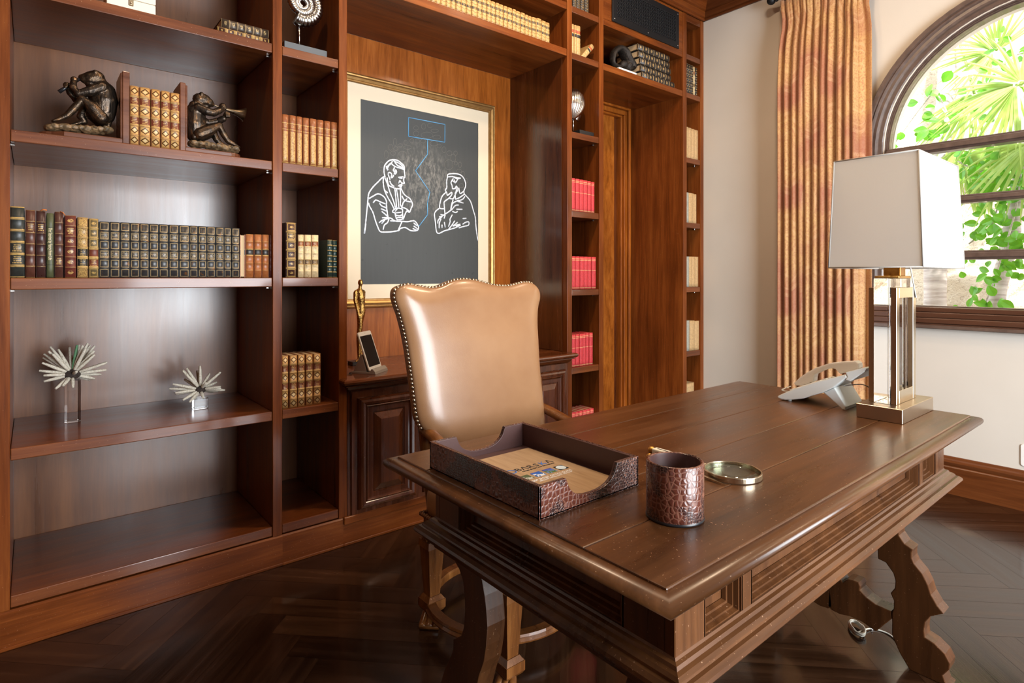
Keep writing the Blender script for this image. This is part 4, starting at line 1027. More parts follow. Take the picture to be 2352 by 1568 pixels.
bm = bmesh.new(); b = bmesh.new(); bmesh.ops.create_uvsphere(b, u_segments=140, v_segments=28, radius=1)
for vv in b.verts:
    az = math.atan2(vv.co.y, vv.co.x); rr = 1+.045*math.cos(az*30)*(1-abs(vv.co.z)**3)
    tw = 1-.38*max(0, -vv.co.z)**1.4
    vv.co = Vector((vv.co.x*rr*tw*rx_+.012*vv.co.z, vv.co.y*rr*tw*.055, vv.co.z*rz_))
for f in b.faces: f.smooth = True
join(bm, b, Matrix.Translation(cS)); b.free(); obj('shell', bm, metal('polished_silver_shell', (.74, .72, .70), .18, .08), T)
bm = bmesh.new()
for q in range(7):
    tip = h1(430+q*10, 1095-q*22); tube(bm, [h1(345, 1020), tip], [.003, .0065], 6)
obj('ear', bm, bpy.data.materials['polished_silver_shell'], T)

# ---- dark loop sculpture over the doorway
T = thing('loop_sculpture', 'dark bronze loop sculpture on a white slab, on the shelf over the doorway', 'sculpture', (3.08, 2.66, 2.663))
YL = 2.67
def l1(px, py, dy=0): x, z = onY(1230+px/9.8, 40+py/9.8, YL); return (x, YL+dy, z)
sx0, sx1 = onY(1230+1925/9.8, VH, 2.60)[0], onY(1230+2280/9.8, VH, 2.60)[0]
bm = bmesh.new(); box(bm, sx0-.02, sx1, 2.60, 2.73, 2.6635, 2.686, .002); obj('base', bm, plain('white_marble', (.78, .77, .74), .35), T)
LB = Mat('hammered_bronze'); v = LB.coord(); n = LB.noise(v, 70, 5, .7, 1.5); LB.set('Metallic', .6).set('Base Color', n.ramp((.4, (.018, .016, .015)), (.62, (.06, .048, .04)), (.75, (.30, .19, .11)))).set('Roughness', .45).bump(n, .7, .005)
bm = bmesh.new()
P = smoothpath([l1(1960, 1100), l1(1850, 1090), l1(1760, 1040), l1(1735, 930), l1(1765, 790), l1(1870, 700), l1(1975, 760), l1(2030, 860), l1(2090, 990), l1(2150, 1080), l1(2140, 1150)], 5)
nP = len(P); R = [.012+.026*min(1, (i/nP)*1.6)**1.5 for i in range(nP)]
tube(bm, P, [r*.75 for r in R], 14, flat=(1, 1.7)); ball(bm, l1(2080, 1100), .05, 2, (.85, .8, .8)); ball(bm, l1(1980, 1060), .04, 2, (.9, .9, .7))
for vv in bm.verts: vv.co.z = max(vv.co.z, 2.685)
organic('loop', bm, LB.m, T, .004, 6)

# ---- white box on the top shelf
T = thing('box', 'cream white box with a brass clasp on the top shelf of the wide bookcase', 'box', (.29, 2.60, 2.2505))
BONE = plain('cream_bone', (.78, .72, .60), .45)
bm = bmesh.new(); box(bm, .212, .368, 2.602, 2.72, 2.2505, 2.293, .003, 2); obj('body', bm, BONE, T)
bm = bmesh.new(); box(bm, .2115, .3685, 2.6015, 2.7205, 2.2945, 2.338, .004, 2); obj('lid', bm, BONE, T)
bm = bmesh.new(); box(bm, .280, .296, 2.5985, 2.602, 2.268, 2.312, .002); ball(bm, (.288, 2.5975, 2.279), .0045, 2); obj('clasp', bm, BRASS, T)

# ---- gold standing figure
YG = 2.93
def s1(px, py, dy=0): x, z = onY(790+px/6.817, 640+py/6.817, YG); return (x, YG+dy, z)
T = thing('figurine', 'slender gold standing figure on a black block, behind the tablet on the cabinet', 'figurine', (1.32, YG, KZ+.0005))
x0, x1 = s1(95, 0)[0], s1(300, 0)[0]
bm = bmesh.new(); box(bm, x0, x1, YG-.03, YG+.03, KZ+.0005, s1(0, 1305)[2], .001); obj('base', bm, BLACK, T)
FG = 1.28
_c, _b = caps, ball
def caps(bm, *pr): _c(bm, *[(p, r*FG) for p, r in pr])
bm = bmesh.new()
ball(bm, s1(258, 62), .0178, 3, (.72, .85, 1.05)); ball(bm, s1(262, 95), .009, 2)
ball(bm, s1(288, 72), .0032, 1, (1, .8, 1.6)); caps(bm, (s1(255, 110), .007), (s1(250, 175), .0075))
caps(bm, (s1(190, 212), .0105), (s1(245, 198), .013), (s1(300, 212), .0105)); caps(bm, (s1(245, 215), .019), (s1(255, 300), .0205), (s1(265, 400), .0165), (s1(265, 500), .0195), (s1(262, 560), .018))
for d in ((225, 290), (290, 285)): ball(bm, s1(d[0], d[1], -.016), .0085, 2)
caps(bm, (s1(175, 222, -.004), .009), (s1(168, 340, -.006), .008), (s1(195, 470, -.010), .0068), (s1(215, 590, -.014), .0062)); ball(bm, s1(218, 610, -.015), .0075, 2)
caps(bm, (s1(308, 222, .004), .009), (s1(308, 350, .006), .008), (s1(302, 480, .002), .0068), (s1(292, 590, -.008), .0058))
caps(bm, (s1(242, 580, -.007), .014), (s1(240, 740, -.008), .0115), (s1(222, 880, -.008), .0095), (s1(222, 960, -.008), .0105), (s1(225, 1200, -.006), .0062), (s1(225, 1262, -.008), .0065)); caps(bm, (s1(225, 1268, -.010), .0062), (s1(160, 1285, -.026), .0045))
caps(bm, (s1(275, 580, .008), .014), (s1(262, 740, .008), .0115), (s1(250, 880, .008), .0095), (s1(252, 960, .008), .0105), (s1(270, 1200, .006), .0062), (s1(278, 1240, .004), .0065)); caps(bm, (s1(278, 1255, 0), .0062), (s1(296, 1275, -.02), .0045))
caps = _c
zb = s1(0, 1305)[2]-.001
for vv in bm.verts: vv.co.z = max(vv.co.z, zb)
o = organic('figure', bm, metal('gold_figure', (.60, .36, .11), .26, .12, .7, 110), T, .0020, 2)

# ---- tablet on a wedge stand
TR = math.radians(37.5)
T = thing('tablet_stand', 'silver wedge stand holding the small white tablet on the cabinet', 'stand', (1.277, 2.576, KZ+.0005), TR)
bpy.context.view_layer.update()
def tl(x, y, z): q = WM[T] @ Vector((x, y, z)); return (q.x, q.y, q.z)
SILV = plain('matt_silver', (.46, .43, .40), .38, .55)
bm = bmesh.new()
prism(bm, [(0, 0), (.004, .012), (.016, .024), (.024, .024), (.032, .010), (.128, .010), (.128, 0)], lambda a, b, h: tl(h, a, b), 0, .137, .001)
obj('foot', bm, SILV, T)
bm = bmesh.new(); prism(bm, [(.050, .010), (.120, .010), (.083, .092), (.074, .092)], lambda a, b, h: tl(h, a, b), .004, .133, .001); obj('back_support', bm, SILV, T)
bm = bmesh.new(); tube(bm, smoothpath([tl(.02, .127, .006), tl(-.012, .135, .0035), tl(-.028, .11, .0032), tl(-.04, .13, .003), tl(-.05, .15, .003)], 5), .0018, 6); obj('cable', bm, BLACK, T)
lean = math.radians(19)
T2 = thing('tablet', 'small white tablet with a dark glossy screen leaning on the silver stand', 'tablet', tl(.001, .030, .0115), TR)
def tt(x, y, z):
    a, b = y*math.cos(lean)+z*math.sin(lean), -y*math.sin(lean)+z*math.cos(lean)
    return tl(.001+x, .031+a, .0125+b)
def rrect(x0, x1, z0, z1, r, n=5):
    P = []
    for cx_, cz_, a0 in ((x1-r, z0+r, -PI/2), (x1-r, z1-r, 0), (x0+r, z1-r, PI/2), (x0+r, z0+r, PI)):
        P += [(cx_+r*math.cos(a0+PI/2*q/n), cz_+r*math.sin(a0+PI/2*q/n)) for q in range(n+1)]
    return P
bm = bmesh.new(); prism(bm, rrect(0, .134, 0, .198, .011), lambda a, b, h: tt(a, h, b), 0, .0072, .0014); obj('case', bm, plain('white_tablet', (.78, .76, .74), .25), T2)
bm = bmesh.new(); prism(bm, rrect(.0075, .1265, .021, .177, .001, 1), lambda a, b, h: tt(a, h, b), -.0004, .0006); obj('screen', bm, plain('dark_screen', (.02, .019, .019), .04, 0, Specular_IOR_Level=.9), T2)
bm = bmesh.new(); lathe(bm, [(0, .0005), (.0045, .0005), (.0052, 0), (.0045, -.0004)], seg=20, fn=lambda x, y, h: tt(.067+x, h-.0003, .0105+y)); obj('home_button', bm, plain('button_grey', (.55, .53, .51), .3), T2)
bm = bmesh.new(); ball(bm, tt(.067, -.0001, .188), .0016, 1); obj('camera_lens', bm, BLACK, T2)

# ------------------------------------------------------------------ desk
DZ = .76
DK = thing('desk', 'long dark walnut plank-top desk with moulded apron and scrolled trestle legs', 'desk', (1.65, .98, 0))
TX0, TX1, TY0, TY1 = .768, 2.556, .548, 1.420
bm = bmesh.new()
ys = [TY0, .727, .908, 1.089, 1.270, TY1]
for a, b in zip(ys, ys[1:]): box(bm, TX0, TX1, a+.0004, b-.0004, DZ-.03, DZ, .0028, 2)
obj('top', bm, W_DESK, DK)
bm = bmesh.new(); rect = [(TX0, TY0), (TX1, TY0), (TX1, TY1), (TX0, TY1)]
fz = lambda a, b, h: (a, b, DZ+h)
fs = loop_sweep(bm, rect, [(-.0005, -.03), (-.0005, -.0035), (.004, -.005), (.010, -.0045), (.018, -.006), (.025, -.0095), (.029, -.015), (.0295, -.022), (.026, -.029), (.019, -.033), (.010, -.036), (.004, -.042), (-.012, -.042)], fz, True)
obj('edge_moulding', bm, W_DESK, DK)
AX0, AX1, AY0, AY1, AZ0, AZ1 = .855, 2.415, .593, 1.365, .585, .72
bm = bmesh.new(); box(bm, AX0+.034, AX1-.034, AY0+.034, AY1-.034, AZ0-.03, AZ1); box(bm, AX0-.05, AX1+.05, AY0-.03, AY1+.02, .7175, .7305)
# face boards and the recessed panels
def apron_side(bm, L, segs, fn):
    """segs: list of (start, end, solid); fn(along, z, depth inward)"""
    for a, b, solid in segs:
        if solid:
            pts = [fn(a, AZ0, 0), fn(b, AZ0, 0), fn(b, AZ1, 0), fn(a, AZ1, 0)]
            bb = bmesh.new(); vs = [bb.verts.new(p) for p in pts]; q = [bb.verts.new(fn(s, z, .022)) for s, z in ((a, AZ0), (b, AZ0), (b, AZ1), (a, AZ1))]
            for f in ((0, 1, 2, 3), (7, 6, 5, 4), (0, 4, 5, 1), (1, 5, 6, 2), (2, 6, 7, 3), (3, 7, 4, 0)): bb.faces.new([(vs+q)[i] for i in f])
            bmesh.ops.recalc_face_normals(bb, faces=bb.faces[:]); bmesh.ops.bevel(bb, geom=bb.edges[:], offset=.0016, segments=1, affect='EDGES'); join(bm, bb); bb.free()
        else:
            m_ = .024
            r = [(a+m_, AZ0+m_+.005), (b-m_, AZ0+m_+.005), (b-m_, AZ1-.012), (a+m_, AZ1-.012)]
            loop_sweep(bm, r, [(m_+.005, .0), (m_+.0002, .0), (m_, .004), (m_-.005, .004), (m_-.008, .013), (m_-.013, .012), (m_-.016, .021), (.003, .021), (0, .029)], lambda q, z, d: fn(q, min(z, AZ1), d))
            vs = [bm.verts.new(fn(s, z, .030)) for s, z in r]; bm.faces.new(vs)
uX = lambda u: (lambda r: r[0]*AY0/r[1])(ray(u, VH))
sx = [AX0, uX(1621), uX(1703), uX(1728), AX1-(uX(1728)-AX0), AX1-(uX(1703)-AX0), AX1-(uX(1621)-AX0), AX1]
seg6 = lambda s: [(s[0], s[1], 1), (s[1], s[2], 0), (s[2], s[3], 1), (s[3], s[4], 0), (s[4], s[5], 1), (s[5], s[6], 0), (s[6], s[7], 1)]
apron_side(bm, 0, seg6(sx), lambda a, z, d: (a, AY0+d, z))
apron_side(bm, 0, seg6(sx), lambda a, z, d: (a, AY1-d, z))
sy = [AY0+.0222, AY0+.118, AY1-.118, AY1-.0222]
seg3 = lambda s: [(s[0], s[1], 1), (s[1], s[2], 0), (s[2], s[3], 1)]
apron_side(bm, 0, seg3(sy), lambda a, z, d: (AX0+d, a, z)); apron_side(bm, 0, seg3(sy), lambda a, z, d: (AX1-d, a, z))
obj('apron', bm, W_DESKZ, DK)
bm = bmesh.new(); rect = [(AX0, AY0), (AX1, AY0), (AX1, AY1), (AX0, AY1)]
loop_sweep(bm, rect, [(-.03, .592), (0, .592), (.003, .588), (.010, .586), (.013, .580), (.020, .577), (.026, .572), (.027, .567), (.034, .566), (.042, .560), (.044, .553), (.040, .547), (.033, .545), (.032, .540), (.026, .538), (.024, .530), (.014, .526), (.012, .518), (.004, .515), (.002, .506), (-.03, .506)], lambda a, b, h: (a, b, h), False, True)
obj('lower_moulding', bm, W_DESK, DK)
# trestles: scrolled boards traced from the photo on their own upright planes
XT = 2.15
def rl(px, py): return onX(1980+px/2.309, 1180+py/2.309, XT)
def rl2(px, py): return onX(1840+px/3.733, 1180+py/3.733, XT)
near = [rl(*p) for p in ((60, 80), (80, 165), (84, 238), (125, 258), (165, 315), (176, 355), (172, 395), (150, 420), (168, 460), (166, 505), (158, 520), (158, 640), (195, 730), (250, 848), (330, 905), (395, 960), (470, 960), (445, 905), (428, 858), (462, 828), (466, 795), (440, 745), (385, 690), (332, 655), (328, 620), (335, 575), (362, 545), (432, 530), (400, 490), (365, 430), (350, 380), (320, 320), (275, 265), (262, 235), (262, 205), (268, 190), (225, 160), (195, 115), (186, 60))]
zt_ = .53
near = [(y, min(z, zt_)) for y, z in near]
near[0] = (near[0][0], zt_); near[-1] = (near[-1][0], zt_)
low = min(z for y, z in near); near = [(y, (z-low)*(zt_/(zt_-low)) if z < .3 and False else max(z, 0)) for y, z in near]
YM = (AY0+AY1)/2
cross = [rl2(*p) for p in ((245, 565), (300, 510), (335, 560), (355, 590), (370, 575), (395, 560), (440, 570), (490, 590), (505, 625), (500, 655), (560, 720), (640, 780), (770, 836), (777, 900), (640, 1010), (520, 925), (420, 880), (330, 860), (260, 825), (225, 785))]
YS_ = cross[0][0]
near = [(y, z) for y, z in near]
def trestle(x0, x1, mirror_y):
    bm = bmesh.new()
    f = lambda a, b, h: (h, a, b)
    prism(bm, near, f, x0, x1, .003)
    prism(bm, [(2*mirror_y-y, z) for y, z in near], f, x0, x1, .003)
    prism(bm, cross, f, x0+.001, x1-.001, .003)
    prism(bm, [(2*mirror_y-y, z) for y, z in cross], f, x0+.001, x1-.001, .003)
    return bm
DMY = YS_
obj('trestle', trestle(XT, XT+.06, DMY), W_DESKZ, DK)
# left trestle mirrored about the middle of the desk length; the rear leg traced on its own plane
XL = .905
def ll(px, py): return onX(930+px/4.0417, 1180+py/4.0417, XL)
rear = [ll(*p) for p in ((470, 200), (455, 385), (460, 440), (500, 510), (535, 610), (552, 760), (556, 900), (545, 1050), (520, 1130), (447, 1165), (448, 1210), (443, 1270), (420, 1330), (370, 1430), (330, 1568), (310, 1700), (640, 1700), (672, 1568), (690, 1490), (730, 1380), (752, 1230), (765, 1050), (755, 900), (740, 760), (715, 620), (694, 505), (680, 400), (670, 250))]
rear = [(y, max(0, min(z, .53))) for y, z in rear]
bm = bmesh.new(); f = lambda a, b, h: (h, a, b)
prism(bm, rear, f, XL, XL+.06, .003)
YLc = (AY0+AY1)/2
prism(bm, [(2*YLc-y, z) for y, z in rear], f, XL, XL+.06, .003)
obj('trestle', bm, W_DESKZ, DK)
bm = bmesh.new(); P = [(XT, .30), (XT, .53), (XL+.30, .53), (XL+.30, .50), (XL+.36, .47), (XL+.42, .44), (XL+.5, .42), (XT-.36, .42), (XT-.22, .36), (XT-.18, .295), (XT-.12, .285), (XT-.06, .285)]
prism(bm, P, lambda a, b, h: (a, h, b), YLc-.02, YLc+.02, .003); obj('stretcher', bm, W_DESK, DK)

# ------------------------------------------------------------------ chair
CH = thing('armchair', 'high-backed tan leather chair with brass nailhead trim, pushed in behind the desk', 'chair', (1.335, 1.72, 0))
LEA = Mat('tan_leather'); v = LEA.coord(); n = LEA.noise(v, 3.5, 4, .6); n2 = LEA.noise(v, 420, 3, .6); n3 = LEA.voro(v, 260)
LEA.set('Base Color', LEA.mix(n.rng(.3, .7, 0, 1), (.25, .120, .052), (.33, .176, .084))).set('Roughness', .31).set('Coat Weight', .2).set('Coat Roughness', .16)
LEA.bump(n2*.4+n3*.3+n*.6, .08, .003); LEA = LEA.m
BY0, BZ0, BK_ = 1.765, .78, .16
sl = lambda u, v_: on_slant(u, v_, BY0, BZ0, BK_)
left = [sl(*p) for p in ((1020, 1060), (1003, 1018), (985, 1003), (970, 988), (957, 965), (951, 930), (945, 880), (938, 830), (930, 780), (918, 730), (906, 695), (903, 675), (908, 662), (922, 655))]
right = [sl(*p) for p in ((1252, 1060), (1247, 1010), (1245, 985), (1244, 950), (1240, 905), (1236, 870), (1233, 830), (1231, 790), (1229, 750), (1230, 715), (1235, 690), (1232, 672), (1219, 659))]
top = [sl(*p) for p in ((922, 655), (935, 653), (955, 657), (985, 662), (1010, 658), (1032, 648), (1060, 644), (1090, 648), (1120, 657), (1150, 662), (1175, 660), (1195, 655), (1210, 655), (1219, 659))]
def interp(tab, key, t):
    for a, b in zip(tab, tab[1:]):
        if a[key] <= t <= b[key] or a[key] >= t >= b[key]:
            f = 0 if b[key] == a[key] else (t-a[key])/(b[key]-a[key]); return tuple(x+(y-x)*f for x, y in zip(a, b))
    return tab[-1] if abs(t-tab[-1][key]) < abs(t-tab[0][key]) else tab[0]
def smooth_tab(t, n=5): return [tuple(p) for p in smoothpath(t, n)]
left, right, top = smooth_tab(left), smooth_tab(right), smooth_tab(top)
zb_ = .56
def backpt(s, t, side):
    """s across, t up; side -1 front leather, +1 rear leather"""
    zl = left[-1][2]; zbot = left[0][2]
    z = zbot+(zl-zbot)*t
    L, R = interp(left, 2, z), interp(right, 2, zbot+(right[-1][2]-zbot)*t)
    x = L[0]+(R[0]-L[0])*s
    # blend the height towards the scalloped top
    tx = top[0][0]+(top[-1][0]-top[0][0])*s
    zt = interp(top, 0, tx)[2]; base = zl+(right[-1][2]-zl)*s
    zz = z+(zt-base)*max(0, (t-.62)/.38)**2
    e = min(s, 1-s)*(R[0]-L[0]); e2 = (1-t)*(zl-zbot)+.0
    def sh(d, w): d = min(1, d/w); return math.sqrt(max(0, 1-(1-d)**2))
    puff = min(sh(e, .085), sh(e2+.0005, .07)) if side < 0 else min(sh(e, .03), sh(e2, .03))
    crown = .012*(1-(2*s-1)**2)*min(1, t*3+.4)*(min(1, e2/.2))
    y = BY0+BK_*(zz-BZ0)
    y += (-.012-.032*puff-crown) if side < 0 else (.022+.014*puff)
    return Vector((x, y, zz))
NSX, NTZ = 44, 48
for side, nm in ((-1, 'backrest_leather'), (1, 'rear_leather')):
    bm = bmesh.new()
    ss = [.5-.5*math.cos(PI*i/NSX) for i in range(NSX+1)]; ts = [math.sin(PI/2*j/NTZ) for j in range(NTZ+1)]
    g = [[bm.verts.new(backpt(s, t, side)) for s in ss] for t in ts]
    for j in range(NTZ):
        for i in range(NSX):
            f = bm.faces.new((g[j][i], g[j][i+1], g[j+1][i+1], g[j+1][i])); f.smooth = True
    if side < 0: FR = [[v.co.copy() for v in r] for r in g]
    else: RE = [[v.co.copy() for v in r] for r in g]
    obj(nm, bm, LEA, CH)
bm = bmesh.new()
bord = lambda G: [r[0] for r in G]+G[-1][1:]+[r[-1] for r in G[::-1]][1:]
bf, br_ = bord(FR), bord(RE)
va, vb = [bm.verts.new(p) for p in bf], [bm.verts.new(p) for p in br_]
for i in range(len(va)-1):
    f = bm.faces.new((va[i], va[i+1], vb[i+1], vb[i])); f.smooth = True
obj('backrest_side', bm, LEA, CH)
bm = bmesh.new(); acc = 0; prev = bf[0]
for i, p in enumerate(bf):
    acc += (p-prev).length; prev = p
path = bf; tot = acc; step = .0145; pos = 0; d = 0; k = 0
for a, b in zip(path, path[1:]):
    L = (b-a).length
    while pos <= d+L and L > 0:
        q = a+(b-a)*((pos-d)/L); ball(bm, q+Vector((-.001 if q.x < 1.3 else .001, .006, 0)), .0062, 2, (1, 1, 1)); pos += step
    d += L
obj('nailhead_trim', bm, metal('antique_brass_nail', (.62, .52, .38), .22), CH)
# wooden back frame under the leather, arms, seat, legs
CXL, CXR = 1.115, 1.565
for sgn, cx_ in ((-1, CXL), (1, CXR)):
    bm = bmesh.new()
    P = smoothpath([(cx_+sgn*-.01, 1.79, .34), (cx_+sgn*.01, 1.80, .55), (cx_+sgn*.03, 1.79, .66), (cx_+sgn*.042, 1.785, .76), (cx_+sgn*.046, 1.795, .83)], 5)
    tube(bm, P, [.028]*len(P), 10, flat=(1, .8)); obj('back_post', bm, W_CHAIR, CH)
    bm = bmesh.new(); ax = cx_+sgn*.055
    P = smoothpath([(cx_+sgn*.03, 1.80, .70), (ax-sgn*.005, 1.77, .712), (ax, 1.70, .700), (ax+sgn*.01, 1.60, .675), (ax+sgn*.012, 1.50, .672), (ax+sgn*.02, 1.46, .655), (ax+sgn*.02, 1.47, .630)], 6)
    tube(bm, P, [.024]*len(P), 12, flat=(2, .75))
    P = smoothpath([(ax+sgn*.01, 1.53, .665), (ax, 1.50, .58), (ax-sgn*.012, 1.53, .50), (ax-sgn*.02, 1.50, .42)], 5); tube(bm, P, [.020]*len(P), 10)
    obj('arm', bm, W_CHAIR, CH)
bm = bmesh.new(); b = bmesh.new(); box(b, 1.075, 1.605, 1.345, 1.80, .395, .505)
bmesh.ops.bevel(b, geom=b.edges[:], offset=.035, segments=4, affect='EDGES', profile=.5)
for f in b.faces: f.smooth = True
for vv in b.verts:
    if vv.co.z > .45: vv.co.z += .02*(1-((vv.co.x-1.34)/.27)**2)*(1-((vv.co.y-1.57)/.24)**2)
join(bm, b); b.free(); obj('seat', bm, LEA, CH)
bm = bmesh.new(); P = [(1.07, 1.34, .405), (1.61, 1.34, .405), (1.61, 1.805, .405), (1.07, 1.805, .405), (1.07, 1.34, .405)]
for a, b in zip(P, P[1:]):
    a, b = Vector(a), Vector(b); n_ = int((b-a).length/.012)
    for i in range(n_): ball(bm, a+(b-a)*i/n_, .0078, 1, (1, 1, 1.2))
obj('rope_trim', bm, W_CHAIR, CH)
bm = bmesh.new(); box(bm, 1.075, 1.605, 1.345, 1.80, .335, .395, .006, 2); obj('seat_rail', bm, W_CHAIR, CH)
for cx_ in (CXL+.005, CXR-.005):
    for cy_ in (1.372, 1.812):
        bm = bmesh.new()
        def frust(z0, z1, a0, a1, bev=0):
            vs = [bm.verts.new((cx_+sx_*a, cy_+sy_*a, z)) for z, a in ((z0, a0), (z1, a1)) for sx_, sy_ in ((-1, -1), (1, -1), (1, 1), (-1, 1))]
            for f in ((3, 2, 1, 0), (4, 5, 6, 7), (0, 1, 5, 4), (1, 2, 6, 5), (2, 3, 7, 6), (3, 0, 4, 7)): bm.faces.new([vs[i] for i in f])
        frust(.10, .275, .021, .032); frust(.085, .10, .034, .024); frust(.055, .085, .036, .036); frust(.045, .055, .030, .036)
        frust(.275, .30, .036, .034); frust(.315, .335, .030, .038)
        for q in range(16):
            a = 2*PI*q/16; ball(bm, (cx_+.031*math.cos(a), cy_+.031*math.sin(a), .308), .0098, 1, (.8, .8, 1.7))
        # paw foot, turned outwards
        dx, dy = (-1 if cx_ < 1.3 else 1)*.5, (-1 if cy_ < 1.5 else 1)*.35
        if cy_ > 1.5: dy = -.55
        dl = math.hypot(dx, dy); dx, dy = dx/dl, dy/dl
        for q in (-1, 0, 1):
            ox, oy = -dy*q*.017, dx*q*.017
            tube(bm, smoothpath([(cx_+ox*.5, cy_+oy*.5, .055), (cx_+dx*.018+ox, cy_+dy*.018+oy, .040), (cx_+dx*.045+ox*1.3, cy_+dy*.045+oy*1.3, .022), (cx_+dx*.062+ox*1.4, cy_+dy*.062+oy*1.4, .013)], 4), [.014]*12+[.013], 8)
        tube(bm, [(cx_+dx*.05-dy*.034, cy_+dy*.05+dx*.034, .014), (cx_+dx*.05+dy*.034, cy_+dy*.05-dx*.034, .014)], .0138, 10)
        obj('leg', bm, W_CHAIR, CH)
bm = bmesh.new(); RR, rx0, ry0 = .262, 1.345, 1.690
prof = [(-.018, .056), (.018, .056), (.020, .062), (.014, .070), (.018, .076), (.016, .084), (-.016, .084), (-.018, .076)]
n_ = 56; rings = [[bm.verts.new((rx0+(RR+o)*math.cos(2*PI*k/n_), ry0+(RR+o)*math.sin(2*PI*k/n_), z)) for k in range(n_)] for o, z in prof]
for i in range(len(prof)):
    A_, B_ = rings[i], rings[(i+1) % len(prof)]
    for k in range(n_): f = bm.faces.new((A_[k], A_[(k+1) % n_], B_[(k+1) % n_], B_[k])); f.smooth = False
for cx_ in (CXL+.005, CXR-.005):
    for cy_ in (1.372, 1.812):
        d = Vector((rx0-cx_, ry0-cy_, 0)); L = d.length-RR; d.normalize()
        if L > .005: tube(bm, [(cx_, cy_, .07), (cx_+d.x*L, cy_+d.y*L, .07)], .012, 8)
obj('ring_stretcher', bm, W_CHAIR, CH)

# ------------------------------------------------------------------ things on the desk
ZD = DZ+.0006
CROC = Mat('crocodile_leather'); v = CROC.coord(); dn = CROC.noise(v, 9, 2); big = CROC.noise(v, 11, 2, .5, .3)
def crocv(sc): return CROC.voro(CROC.mix(.009, v, CROC.comb(CROC.noise(v, 20, 2), CROC.noise(CROC.scale(v, (1, 1, 1.3)), 23, 2), CROC.noise(v, 17, 2))), sc, 'DISTANCE_TO_EDGE', .62)
small = crocv(165); large = crocv(88)
sel = big.rng(.47, .53, 0, 1)
crk = (small*1.0)*sel+(large*.62)*sel.inv()
face_ = CROC.mix(sel, (.085, .021, .012), (.022, .009, .009))
CROC.set('Base Color', CROC.mix(crk.rng(.012, .075, 0, 1), (.17, .062, .034), face_)).set('Roughness', crk.rng(0, .12, .5, .24)).set('Coat Weight', .35).set('Coat Roughness', .18)
CROC.bump(crk.rng(0, .15, 0, 1), .35, .0025); CROC = CROC.m
LINING = Mat('plum_lining'); v = LINING.coord(); n = LINING.noise(v, 200, 3); LINING.set('Base Color', LINING.mix(n, (.070, .030, .027), (.092, .043, .038))).set('Roughness', .45).bump(n, .06, .001); LINING = LINING.m
tx0, tx1, ty0, ty1, th_ = .784, 1.098, .862, 1.279, .068
T = thing('letter_tray', 'crocodile-pattern brown leather letter tray with notched ends at the near end of the desk', 'tray', (.94, 1.07, ZD))
def endwall(y0, y1):
    w0, w1 = tx0, tx1; m = (w0+w1)/2; hw = .082; P = [(w0, 0), (w1, 0), (w1, th_), (m+hw, th_)]
    P += [(m+hw*.96*math.cos(PI*.5*q/8)**.8-.002*q*0, th_-.048*math.sin(PI*.5*q/8)) for q in range(1, 8)]+[(m, th_-.048)]
    P += [(m-hw*.96*math.cos(PI*.5*q/8)**.8, th_-.048*math.sin(PI*.5*q/8)) for q in range(7, 0, -1)]+[(m-hw, th_), (w0, th_)]
    return P
t_ = .006
for nm, ml, o in (('outer_shell', CROC, 0), ('lining', LINING, t_)):
    bm = bmesh.new()
    for ya, yb in ((ty0+o, ty0+o+t_-.0002), (ty1-o-t_+.0002, ty1-o)):
        P = [(min(max(a, tx0+o), tx1-o), b-(.0006 if o else 0)) for a, b in endwall(0, 0)]
        prism(bm, P, lambda a, b, h: (a, h, ZD+max(b, 0)), ya, yb, .0012)
    for xa, xb in ((tx0+o, tx0+o+t_-.0002), (tx1-o-t_+.0002, tx1-o)): box(bm, xa, xb, ty0+o, ty1-o, ZD, ZD+th_-(.0006 if o else 0), .0012)
    box(bm, tx0+o, tx1-o, ty0+o, ty1-o, ZD+(.0035 if o else 0), ZD+(.0055 if o else .0035))
    obj(nm, bm, ml, T)
# brochure in the tray
zB = ZD+.0062
bx0_, bx1_, by0_, by1_ = .847, 1.063, .882, 1.216
T = thing('brochure', 'tan sport optics catalogue with four small photos lying inside the letter tray', 'brochure', ((bx0_+bx1_)/2, (by0_+by1_)/2, zB))
KR = Mat('woodgrain_print'); v = KR.coord(); n = KR.noise(KR.scale(v, (70, 8, 1)), 1, 5, .6, .4); KR.set('Base Color', n.ramp((.3, (.36, .225, .12)), (.7, (.50, .34, .20)))).set('Roughness', .4)
bm = bmesh.new(); box(bm, bx0_, bx1_, by0_, by1_, zB, zB+.0075, .0004); obj('cover', bm, KR.m, T)
zc = zB+.0078
INK = plain('black_ink', (.02, .02, .022), .5); BLUE = plain('blue_ink', (.03, .17, .55), .5); WHT = plain('white_ink', (.90, .88, .84), .5)
bm = bmesh.new(); bk = bmesh.new()
for ch, xx in (('B', .921), ('\u039b', .9405), ('R', .9605), ('S', .980), ('K', 1.001), ('\u039b', 1.0235)):
    q = text_bm(ch, .0265, lambda x, y, h: (xx+x, 1.0900+y, zc+h), 1.12); join(bk if ch == 'K' else bm, q); q.free()
obj('title', bm, INK, T, 'black brand lettering'); obj('blue_letter', bk, BLUE, T, 'blue letter')
bm = bmesh.new()
P = [(.8990+.0115*math.cos(q*PI/12), 1.0900+.0115*math.sin(q*PI/12), zc+.0002) for q in range(-8, 16)]; tube(bm, P, .0018, 5, flat=(2, .2)); obj('logo_ring', bm, BLUE, T)
bm = text_bm('PRECISE QUALITY NEW TECHNOLOGY', .0066, lambda x, y, h: (.9745+x, 1.0735+y, zc+h), .92); obj('tagline', bm, INK, T)
ypic = 1.0370
